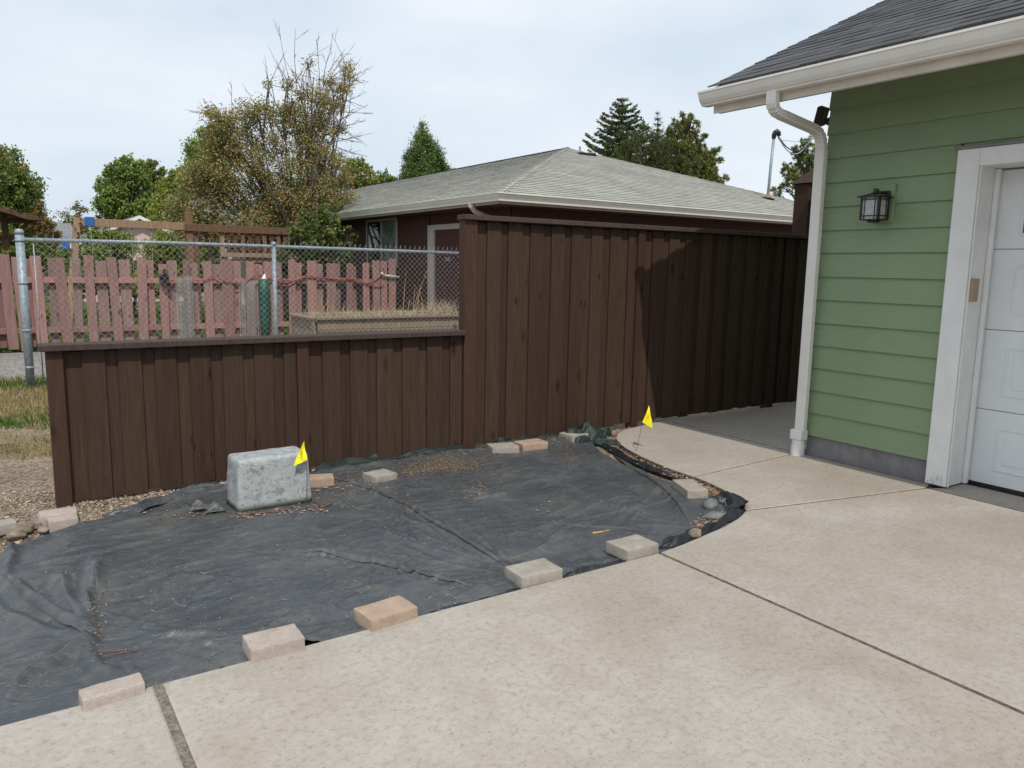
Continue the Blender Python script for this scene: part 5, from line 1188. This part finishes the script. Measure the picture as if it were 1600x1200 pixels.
while x_ < 5.9: B(x_, x_+.085, 16.916, 16.935, 1.56, 2.10, .003).build('baluster', random.choice(('tower_wood', 'dark_wood')), ps, center=True); x_ += .15
for x_ in (4.02, 5.86): B(x_, x_+.09, 16.94, 17.03, -.05, 2.16, .004).build('deck_post', 'playset_wood', ps, center=True)

# garden arbor at the left edge
ar = empty('garden_arbor', (.4, 20, 0)); tag(ar, 'weathered wooden arbor with curved dark roof at the far left', 'arbor')
q = lambda x, y, Y=20: tuple(onY(x, y, Y))
MB().beam(q(6, 330), (q(9, 400)[0], 20, 0), .12, .12).build('post', 'dark_wood', ar)
MB().beam(q(13, 377), q(47, 345), .08, .08).build('brace', 'dark_wood', ar); MB().beam(q(-25, 352), q(5, 375), .08, .08).build('brace', 'dark_wood', ar)
MB().beam(q(-60, 343), q(50, 345), .09, .10).build('beam', 'dark_wood', ar)
V = []; Fc = []
prof = [(-80, 318), (-30, 322), (0, 326), (20, 332), (38, 338), (58, 340)]
for i, (x, y) in enumerate(prof):
    for dz in (0, .09):
        for Y in (19.2, 21.4): p = onY(x, y, 20); V.append((p[0], Y, p[2]-dz))
for i in range(len(prof)-1):
    a_ = i*4; b_ = a_+4; Fc += [(a_, b_, b_+1, a_+1), (a_+2, a_+3, b_+3, b_+2), (a_, a_+2, b_+2, b_), (a_+1, b_+1, b_+3, a_+3)]
Fc += [(0, 1, 3, 2), (4*5, 4*5+2, 4*5+3, 4*5+1)]
MB().add(V, Fc).build('arbor_roof', 'dark_wood', ar)

# far houses
def gable(name, label, x0, x1, y0, y1, ze, zr_, wall, roofm, ridge='y', ov=.35):
    r = empty(name, ((x0+x1)/2, y0, 0)); tag(r, label, 'house')
    if ridge == 'y':
        xm = (x0+x1)/2; V = [(x0, y0, 0), (x1, y0, 0), (x1, y0, ze), (xm, y0, zr_), (x0, y0, ze)]; V += [(p[0], y1, p[2]) for p in V]; sl = (zr_-ze)/(x1-xm)
        rf = [(x0-ov, y0-ov, ze-ov*sl), (xm, y0-ov, zr_), (x1+ov, y0-ov, ze-ov*sl)]; rf += [(p[0], y1+ov, p[2]) for p in rf]
    else:
        ym = (y0+y1)/2; V = [(x0, y0, 0), (x0, y1, 0), (x0, y1, ze), (x0, ym, zr_), (x0, y0, ze)]; V += [(x1, p[1], p[2]) for p in V]; sl = (zr_-ze)/(y1-ym)
        rf = [(x0-ov, y0-ov, ze-ov*sl), (x0-ov, ym, zr_), (x0-ov, y1+ov, ze-ov*sl)]; rf += [(x1+ov, p[1], p[2]) for p in rf]
    MB().add(V, [(0, 1, 2, 3, 4), (9, 8, 7, 6, 5), (0, 5, 6, 1), (1, 6, 7, 2), (4, 3, 8, 9), (3, 2, 7, 8), (0, 4, 9, 5)]).build('wall', wall, r)
    R2 = rf+[(p[0], p[1], p[2]+.12) for p in rf]
    MB().add(R2, [(6, 7, 10, 9), (7, 8, 11, 10), (0, 3, 4, 1), (1, 4, 5, 2), (0, 6, 9, 3), (2, 5, 11, 8)]).build('roof', roofm, r)
    for fs in ([(0, 1, 7, 6), (1, 2, 8, 7)], [(3, 9, 10, 4), (4, 10, 11, 5)]):
        ids = sorted({q for f in fs for q in f}); MB().add([R2[q] for q in ids], [tuple(ids.index(q) for q in f) for f in fs]).build('bargeboard', 'white_paint', r)
    return r
r = gable('pink_house', 'pinkish gabled house with white bargeboard beyond the swing set', 2.6, 6.2, 30, 38, 1.95, 2.85, 'pink_stucco', 'grey_roof')
B(5.2, 5.3, 29.95, 29.995, .0, 1.6).build('corner_trim', 'white_paint', r)
r = gable('grey_roofed_house', 'house with flat looking grey roof seen through the fruit tree', 6.4, 13, 27, 33, 2.5, 3.5, 'pale_siding', 'grey_roof', 'x')
MB().tube([(8.3, 27.6, 2.7), (8.3, 27.6, 3.5)], .1, 8).build('chimney_pipe', 'black_metal', r)
r = gable('white_house', 'small whitish house glimpsed left of the swing set', -1.0, 3.0, 40, 46, 2.3, 3.0, 'pale_siding', 'grey_roof', 'x')
B(.9, 1.6, 39.95, 39.995, .9, 1.8).build('window', 'window_glass', r)

# ------------------------------------------------------------------ trees
def leafmesh(name, C, size, mat, parent, aspect=.55, up=.35, axis=None):
    """leaf shaped quads at centres C (n,3)"""
    n = len(C); size = np.broadcast_to(size, (n,)); d = RNG.normal(0, 1, (n, 3))
    if axis is not None: d = axis+d*.35
    d /= np.linalg.norm(d, axis=1)[:, None]; nn = RNG.normal(0, 1, (n, 3)); nn[:, 2] += up*2; s_ = np.cross(d, nn); s_ /= np.linalg.norm(s_, axis=1)[:, None]+1e-9
    L = (size*RNG.uniform(.6, 1.3, n))[:, None]; W = L*aspect*.5
    V = np.stack([C-d*L*.5, C+s_*W, C+d*L*.5, C-s_*W], 1).reshape(-1, 3)-np.array(parent.location)
    return npmesh(name, V, np.arange(4*n).reshape(n, 4), mat, parent)
def ball(n, surf=.5):
    d = RNG.normal(0, 1, (n, 3)); d /= np.linalg.norm(d, axis=1)[:, None]; return d*(RNG.random(n)**surf)[:, None]
def branch(mb, p0, p1, r0, r1, bend=.12, n=5, sides=5):
    p0 = np.array(p0); p1 = np.array(p1); L = np.linalg.norm(p1-p0); off = RNG.normal(0, bend*L, 3); off2 = RNG.normal(0, bend*L*.5, 3)
    t = np.linspace(0, 1, n)[:, None]; pts = p0*(1-t)+p1*t+off*(t*(1-t)*2)+off2*np.sin(t*math.pi*2)*.4
    mb.tube(pts, list(np.linspace(r0, r1, n)), sides, cap=False); return pts
def crown_tree(name, label, base, blobs, leafmat, Y, n_leaf, lsize, trunk_r=.2, cat='tree', group=None, dens=14, spread=.12, bark='bark', stems=1, flat=1.0, aspect=.6, wexp=2.0):
    """blobs: (photo x, photo y, radius in photo px[, depth offset]) of the crown seen at distance Y"""
    if Y >= 26: n_leaf = int(n_leaf*1.9); lsize *= .72; dens = 18
    root = empty(name, base); tag(root, label, cat, group)
    rr_ = random.Random(len(label)); ex_ = []
    for b_ in blobs:
        for k in range(4):
            an = rr_.uniform(-.4, math.pi+.4); ex_.append((b_[0]+math.cos(an)*b_[2]*.98, b_[1]-math.sin(an)*b_[2]*.98, b_[2]*rr_.uniform(.14, .36)))
    n0 = len(blobs); blobs = list(blobs)+ex_
    C = []; R = []
    for b_ in blobs:
        dy = b_[3] if len(b_) > 3 else RNG.uniform(-.15, .15)*3
        c = onY(b_[0], b_[1], Y+dy); dep = float(np.dot(c-CAM, Fv)); C.append(c); R.append(b_[2]/FPX*dep)
    C = np.array(C); R = np.array(R); w_ = R**wexp; w_ /= w_.sum()
    ncl = max(1, int(n_leaf/dens)); wh = RNG.choice(len(C), ncl, p=w_); cc_ = C[wh]+ball(ncl, .42)*R[wh][:, None]*np.array((1, 1, flat))
    cl_s = spread*np.mean(R[:n0])*RNG.uniform(.5, 1.5, ncl)
    P = np.repeat(cc_, dens, 0)+RNG.normal(0, 1, (ncl*dens, 3))*np.repeat(cl_s, dens)[:, None]
    k = P[:, 2] > .05; leafmesh('crown', P[k], lsize, leafmat, root, aspect)
    mb = MB(); b0 = np.array(base); ctr = C.mean(0); fork = b0+(ctr-b0)*np.array((.3, .3, .45))
    pts = branch(mb, b0, fork, trunk_r, trunk_r*.75, .03, 5, 8)
    for c, r in zip(C[:n0], R[:n0]):
        p_ = branch(mb, fork, c, trunk_r*.5, trunk_r*.14, .08)
        for k in range(4): branch(mb, p_[3], c+ball(1)[0]*r*.9, trunk_r*.15, .008, .1, 4, 4)
    for i in RNG.choice(ncl, min(ncl, 60), replace=False):
        j = int(np.argmin(((C[:n0]-cc_[i])**2).sum(1))); branch(mb, C[j], cc_[i], trunk_r*.08, .006, .1, 4, 3)
    mb.build('trunk', bark, root); return root, C[:n0], R[:n0]
def at(x, Y, px_y=400): p = onY(x, px_y, Y); return (float(p[0]), Y, 0)
crown_tree('maple_tree', 'large dark green maple with rusty edges at the far left', at(-20, 38), [(-30, 300, 70), (10, 265, 28), (-5, 240, 14), (25, 300, 35), (45, 330, 25), (10, 340, 40), (30, 370, 40), (55, 310, 10), (-10, 380, 40), (38, 275, 10)], 'leaf_maple', 38, 16000, .17, .3)
crown_tree('maple_tree', 'rusty brown tree edge just right of the large dark maple', at(70, 36), [(58, 350, 18), (70, 375, 22), (82, 395, 16), (62, 325, 8), (78, 350, 8)], 'leaf_maple_rust', 36, 3600, .13, .12)
crown_tree('pale_tree', 'thin pale grey green tree above the swing set leg', at(110, 44), [(100, 345, 16), (125, 330, 12), (115, 365, 22), (95, 385, 20), (140, 360, 16), (128, 390, 18)], 'leaf_grey', 44, 2600, .16, .12)
def upright(name, label, base, blobs, leafmat, Y, n, ls, **k): return crown_tree(name, label, base, blobs, leafmat, Y, n, ls, **k)
crown_tree('ash_tree', 'leafy green tree with upswept tips left of the fruit tree', at(205, 42), [(165, 290, 14), (180, 270, 15), (198, 263, 15), (215, 275, 20), (190, 300, 28), (165, 315, 18), (215, 315, 28), (175, 335, 25), (205, 345, 28), (235, 330, 22), (203, 252, 6), (185, 258, 6), (170, 265, 6)], 'leaf_green', 42, 12000, .19, .22)
crown_tree('slim_tree', 'slimmer dark green tree top behind the upswept tree', at(235, 45), [(234, 258, 9), (232, 272, 13), (245, 285, 14), (238, 300, 18), (255, 268, 6)], 'leaf_maple', 45, 3200, .18, .15)
crown_tree('lime_tree', 'brighter green tree low between ash tree and fruit tree', at(265, 37), [(262, 290, 14), (275, 275, 10), (258, 315, 22), (280, 305, 22), (270, 335, 24), (245, 340, 16)], 'leaf_lime', 37, 7000, .15, .18)
crown_tree('broad_tree', 'rounded green tree rising behind the left of the fruit tree', at(330, 34), [(310, 235, 20), (335, 215, 22), (320, 260, 28), (350, 240, 25), (295, 240, 6), (300, 265, 14), (340, 290, 30), (300, 300, 25)], 'leaf_green', 34, 11000, .14, .22)
crown_tree('yellowing_tree', 'yellow green tree between fruit tree and roof', at(555, 40), [(545, 262, 12), (560, 258, 12), (553, 280, 18), (540, 285, 12), (578, 268, 8), (580, 283, 12), (566, 290, 14), (548, 252, 5)], 'leaf_yellow', 40, 5200, .15, .18)
crown_tree('small_tree', 'small pale green tree top just left of the cone tree', at(603, 42), [(598, 276, 9), (610, 282, 9), (604, 268, 4), (592, 286, 9), (618, 288, 9), (604, 292, 12)], 'leaf_green', 42, 2200, .15, .1)
# clipped cone of a giant sequoia like evergreen
cone = [(660, 200, 6), (661, 210, 9), (658, 222, 12), (672, 224, 10), (650, 236, 13), (668, 240, 15), (684, 240, 9), (645, 255, 14), (662, 258, 18), (682, 256, 15), (640, 270, 14), (660, 275, 20), (682, 272, 17), (695, 266, 8), (632, 282, 8), (645, 290, 18), (670, 292, 22), (692, 288, 16), (659, 194, 3)]
crown_tree('cone_tree', 'dense cone shaped evergreen above the roof left of centre', at(665, 42), cone, 'leaf_cone', 42, 19000, .13, .3, spread=.22, aspect=.7)
# spruce and pines
def spruce(name, label, x, ytop, ybot, wpx, Y, nl, mat, lsize=.16, skew=0.0, droop=.15, start=0.0):
    root = empty(name, at(x, Y)); tag(root, label, 'tree'); top_ = onY(x+skew, ytop, Y); b0 = np.array(root.location); dep = float(np.dot(top_-CAM, Fv)); H_ = top_[2]; mb = MB()
    zb = onY(x, ybot, Y)[2]; Wm = wpx/FPX*dep; P = []; A_ = []
    mb.tube([b0, b0+(top_-b0)*.5, top_], [.28, .14, .01], 8, cap=False)
    nw = int((H_-zb)/.26)
    for i in range(nw):
        t = (i+.5)/nw; z = H_-(H_-zb)*t; Lm = Wm*(t**.85)+.08; nb_ = int(6+7*t); ph = RNG.uniform(0, 6.28)
        c = b0+(top_-b0)*(z/H_)
        for k in range(nb_):
            a_ = ph+k/nb_*6.283+RNG.normal(0, .15); L = Lm*RNG.uniform(.65, 1.12); d = np.array((math.cos(a_), math.sin(a_), 0)); n_ = max(4, int(L/.10))
            s_ = np.linspace(.08, 1, n_)[:, None]; pts = c+d*L*s_+np.array((0, 0, 1))*(.42*(s_**1.0)*L*.55-droop*L*(s_*(1-s_))*3); 
            mb.tube([pts[0], pts[len(pts)//2], pts[-1]], [.022, .014, .004], 3, cap=False)
            m_ = int(nl*L)
            if m_ < 4: m_ = 4
            q_ = RNG.integers(0, n_, m_); side = RNG.choice((-1, 1), m_); pd = np.array((-d[1], d[0], 0)); ww = (1-np.linspace(.08, 1, n_)[q_])*.32*L*.6+.06
            off = pd*(side*RNG.random(m_)*ww)[:, None]; off[:, 2] += RNG.normal(-.03, .03, m_); P.append(pts[q_]+off+RNG.normal(0, .02, (m_, 3))); A_.append(d*.8+pd*side[:, None]*.6+np.array((0, 0, .1)))
    leafmesh('crown', np.concatenate(P), lsize, mat, root, .28, .6, np.concatenate(A_)); mb.build('trunk', 'bark', root); return root
spruce('spruce_tree', 'pointed blue green spruce above the roof ridge', 972, 152, 290, 88, 31, 95, 'needle_spruce', .24)
crown_tree('mixed_shrub', 'olive green tree crown between the spruce and the pine', at(1010, 28), [(990, 225, 16), (1005, 215, 16), (975, 235, 14), (1025, 215, 12), (1045, 235, 16), (1060, 265, 18), (1000, 270, 20), (975, 262, 18), (985, 255, 18), (1010, 250, 22), (1030, 235, 16), (1035, 260, 22), (960, 262, 12), (1055, 250, 14), (945, 250, 6)], 'leaf_olive', 28, 13000, .10, .16)
spruce('weeping_conifer', 'thin drooping conifer tip left of the pine top', 1028, 172, 262, 30, 33, 40, 'needle_spruce', .16, droop=.6)
def pine(name, label, base, blobs, Y, n, tufts_r=.20, mat='needle_pine', tr=.16, ls=.17):
    root, C, R = None, [], []
    root = empty(name, base); tag(root, label, 'tree'); mb = MB(); P = []; A_ = []
    for b_ in blobs:
        c = onY(b_[0], b_[1], Y+RNG.uniform(-.8, .8)); C.append(c); R.append(b_[2]/FPX*float(np.dot(c-CAM, Fv)))
    C = np.array(C); R = np.array(R); topi = int(np.argmax(C[:, 2])); b0 = np.array(base); tp_ = C[topi]
    branch(mb, b0, tp_, tr, .02, .02, 8, 8)
    w_ = R**2/np.sum(R**2)
    for c, r, q_ in zip(C, R, w_):
        t = np.clip((c[2]-.5)/tp_[2]*.86, 0, .97); j = b0+(tp_-b0)*t; pp = branch(mb, j, c, tr*.3, .02, .08)
        for k in range(max(3, int(n*q_))):
            e_ = c+ball(1, .5)[0]*r; branch(mb, pp[3], e_, .018, .006, .1, 4, 3)
            d = RNG.normal(0, 1, (46, 3)); d[:, 2] += .5; d /= np.linalg.norm(d, axis=1)[:, None]; rr = tufts_r*RNG.uniform(.6, 1.15)
            P.append(e_+d*rr*RNG.uniform(.15, .8, 46)[:, None]); A_.append(d)
    leafmesh('crown', np.concatenate(P), ls, mat, root, .22, .4, np.concatenate(A_)); mb.build('trunk', 'bark', root); return root
pine('pine_tree', 'tall tufted pine above the right half of the roof', at(1080, 29), [(1066, 178, 6), (1062, 192, 12), (1080, 188, 9), (1050, 208, 14), (1072, 208, 16), (1090, 196, 6), (1045, 228, 14), (1068, 232, 18), (1098, 216, 7), (1095, 232, 12), (1112, 240, 10), (1085, 252, 18), (1110, 260, 14), (1124, 250, 6), (1060, 256, 16), (1122, 236, 5), (1035, 250, 12), (1100, 275, 14), (1118, 280, 10), (1136, 278, 5), (1075, 275, 16), (1128, 286, 8), (1045, 275, 20), (1020, 265, 14), (1090, 262, 18), (1060, 280, 18), (1112, 270, 12), (1050, 222, 14), (1082, 218, 14), (1058, 244, 18), (1082, 240, 16), (1102, 248, 13), (1108, 282, 14), (1070, 200, 9)], 29, 850, .20)
pine('pine_tree', 'dark pine right of the roof mast, partly behind the downspout', at(1262, 29), [(1262, 225, 14), (1248, 238, 12), (1240, 232, 5), (1270, 245, 18), (1250, 258, 16), (1228, 262, 9), (1268, 275, 20), (1240, 280, 14), (1222, 292, 9), (1250, 298, 18), (1208, 298, 6), (1215, 304, 8), (1280, 300, 20), (1235, 270, 14), (1260, 290, 20)], 29, 430, .20, 'needle_pine')
# hedges and shrubs behind the picket fence
crown_tree('garden_shrub', 'green garden shrub seen under the swing beam', at(165, 21), [(140, 375, 14), (160, 368, 18), (180, 378, 18), (200, 385, 16), (150, 395, 18), (185, 400, 20), (130, 395, 12), (150, 430, 22), (185, 435, 24), (125, 430, 16), (205, 425, 18)], 'leaf_green', 21, 10500, .07, .05, 'shrub')
crown_tree('garden_shrub', 'bright yellow green round shrub right of the pink house', at(255, 20), [(245, 385, 18), (262, 378, 18), (235, 395, 14), (278, 388, 16), (255, 400, 22), (270, 408, 18), (240, 435, 24), (270, 440, 24), (215, 440, 20), (288, 425, 14)], 'leaf_lime', 20, 13000, .06, .05, 'shrub')
crown_tree('garden_shrub', 'green shrub between the tower post and the deck railing', at(328, 20), [(318, 378, 12), (335, 382, 14), (325, 398, 16), (343, 400, 12), (330, 365, 8)], 'leaf_lime', 20, 4200, .06, .05, 'shrub')
crown_tree('garden_shrub', 'low dark shrub beside the arbor post', at(60, 19), [(58, 398, 8), (66, 404, 8), (50, 404, 8), (30, 395, 14), (15, 400, 12)], 'leaf_maple', 19, 2600, .06, .04, 'shrub')
crown_tree('low_hedge', 'long low green hedge behind the gaps of the picket fence', at(200, 22.5), [(x_, 420+(x_ % 3)*4, 20) for x_ in range(105, 355, 14)]+[(x_, 448, 20) for x_ in range(100, 360, 16)], 'leaf_dark', 22.5, 16000, .08, .05, 'hedge')
crown_tree('background_tree', 'dark green tree mass low behind the arbor', at(40, 30), [(20, 390, 24), (50, 385, 16), (75, 400, 16), (100, 400, 12), (0, 370, 24)], 'leaf_maple', 30, 5000, .12, .15)
# the scruffy half dead fruit tree
YT = 17.8
fb = [(345, 200, 20), (335, 178, 12), (360, 190, 14), (388, 178, 16), (402, 170, 9), (420, 180, 14), (360, 225, 30), (395, 215, 28), (330, 250, 22), (360, 265, 34), (400, 255, 26), (310, 290, 26), (340, 310, 34), (375, 315, 34), (300, 325, 20), (330, 345, 22), (405, 300, 26), (415, 335, 30), (385, 350, 26),
      (440, 190, 18), (460, 175, 16), (468, 205, 24), (490, 195, 18), (505, 175, 18), (520, 165, 12), (500, 220, 22), (475, 240, 22), (505, 255, 20), (455, 270, 20), (485, 285, 26), (510, 295, 20), (455, 315, 26), (490, 325, 28), (520, 330, 20), (450, 345, 22), (375, 385, 12), (410, 375, 14), (515, 130, 12), (540, 108, 7), (548, 122, 6), (450, 135, 7), (420, 132, 4), (482, 100, 4), (535, 140, 8), (530, 255, 14), (535, 285, 14), (440, 235, 18), (430, 285, 20), (480, 350, 24), (420, 365, 18), (290, 350, 12), (285, 315, 10), (500, 150, 10), (475, 150, 10), (545, 310, 10), (350, 365, 16), (530, 200, 10), (300, 345, 18), (320, 365, 16), (380, 372, 18), (400, 385, 14), (430, 350, 22), (460, 300, 24), (500, 310, 26), (525, 310, 16), (350, 240, 22), (545, 345, 8), (278, 325, 14), (268, 345, 11), (282, 368, 13), (305, 382, 12), (310, 262, 16), (293, 288, 13), (325, 210, 9), (335, 375, 14)]
root, C, R = crown_tree('fruit_tree', 'scruffy half dead brown fruit tree with bare shoots on top', (6.0, YT, 0), fb, 'leaf_fruit', YT, 90000, .049, .055, dens=9, spread=.30, bark='twig', wexp=1.5)
mb = MB()
def shoot(mb, p, d, L, r, lvl=0):
    p = np.array(p, float); d = np.array(d, float); d /= np.linalg.norm(d); n = 6; pts = [p]
    for k in range(n): d = d+RNG.normal(0, .045, 3); d /= np.linalg.norm(d); pts.append(pts[-1]+d*L/n)
    mb.tube(pts, list(np.linspace(r, max(.0022, r*.3), n+1)), 4, cap=False)
    if lvl < 2:
        for k in range(RNG.integers(2, 5)):
            i = RNG.integers(1, n); dd = d+RNG.normal(0, .36, 3); shoot(mb, pts[i], dd, L*RNG.uniform(.15, .45), r*.55, lvl+1)
bare = [((458, 150), (440, 45)), ((462, 150), (463, 45)), ((452, 140), (423, 72)), ((455, 145), (432, 105)), ((460, 130), (495, 72)), ((500, 140), (500, 62)), ((505, 130), (512, 75)), ((515, 110), (541, 75)), ((520, 120), (555, 92)), ((535, 125), (578, 112)),
        ((520, 165), (580, 148)), ((525, 175), (580, 175)), ((525, 200), (566, 194)), ((522, 222), (582, 206)), ((528, 232), (563, 242)), ((495, 165), (520, 85)), ((512, 160), (560, 100)), ((365, 190), (354, 130)), ((358, 185), (345, 165)), ((440, 180), (415, 125)), ((470, 170), (480, 110)), ((524, 150), (572, 168)), ((515, 195), (575, 172)), ((486, 160), (468, 118)), ((528, 215), (560, 225)), ((470, 140), (445, 85))]
for (a_, b_) in bare:
    p = onY(*a_, YT+RNG.uniform(-.4, .4)); e_ = onY(*b_, YT+RNG.uniform(-.5, .5)); shoot(mb, p, e_-p, np.linalg.norm(e_-p)*1.02, .009)
for k in range(150):     # inner twig tangle
    i = RNG.choice(len(C)-8); p = C[i]+ball(1)[0]*R[i]*.6; shoot(mb, p, RNG.normal(0, 1, 3)+np.array((.1, 0, .5)), RNG.uniform(.3, .9), .008, 1)
fk = np.array((6.0, YT, .9))
for (x, y) in ((480, 180), (500, 200), (510, 230), (470, 150), (350, 240), (330, 300), (400, 220), (455, 330), (500, 330), (490, 120), (520, 140), (440, 260), (465, 240), (505, 290)):
    branch(mb, fk+RNG.normal(0, .1, 3), onY(x, y, YT+RNG.uniform(-.5, .5)), .055, .012, .07, 8, 6)
MB().add([tuple(np.array(p)) for p in mb.V], mb.F).build('bare_branches', 'twig', root)
# greener shrub growing at its foot
crown_tree('evergreen_shrub', 'glossy dark green shrub against the house corner under the fruit tree', at(500, 15.8), [(478, 345, 12), (505, 335, 12), (520, 350, 12), (490, 362, 16), (512, 368, 14), (470, 375, 16), (495, 385, 18), (530, 368, 8), (545, 358, 5), (552, 368, 4), (525, 390, 14), (548, 388, 7), (542, 402, 9), (455, 390, 12), (480, 402, 18), (510, 405, 18), (460, 365, 9), (440, 400, 9), (528, 325, 6), (535, 380, 5)], 'leaf_dark', 15.8, 8000, .075, .05, 'shrub', spread=.2)

# repeats share a group
GR = {'paver': 'loose pavers holding the black sheet down', 'marker_flag': 'yellow marker flags', 'stone': 'loose stones around the bed', 'stick': 'sticks and twigs on the sheet',
      'folded_fabric': 'folded fabric strips along the bed edge', 'crumpled_fabric': 'crumpled fabric pieces', 'fabric_peak': 'small fabric scraps', 'wire_roll': 'rolls of wire fencing on the picket fence',
      'extension_cord': 'cords draped on the picket fence', 'garden_shrub': 'garden shrubs behind the picket fence', 'maple_tree': 'maple trees at the far left', 'pine_tree': 'pines beyond the roof', 'power_cable': 'cables at the roof mast'}
for o in list(bpy.data.objects):
    k = o.name.split('.')[0]
    if o.parent is None and k in GR: o['group'] = GR[k]
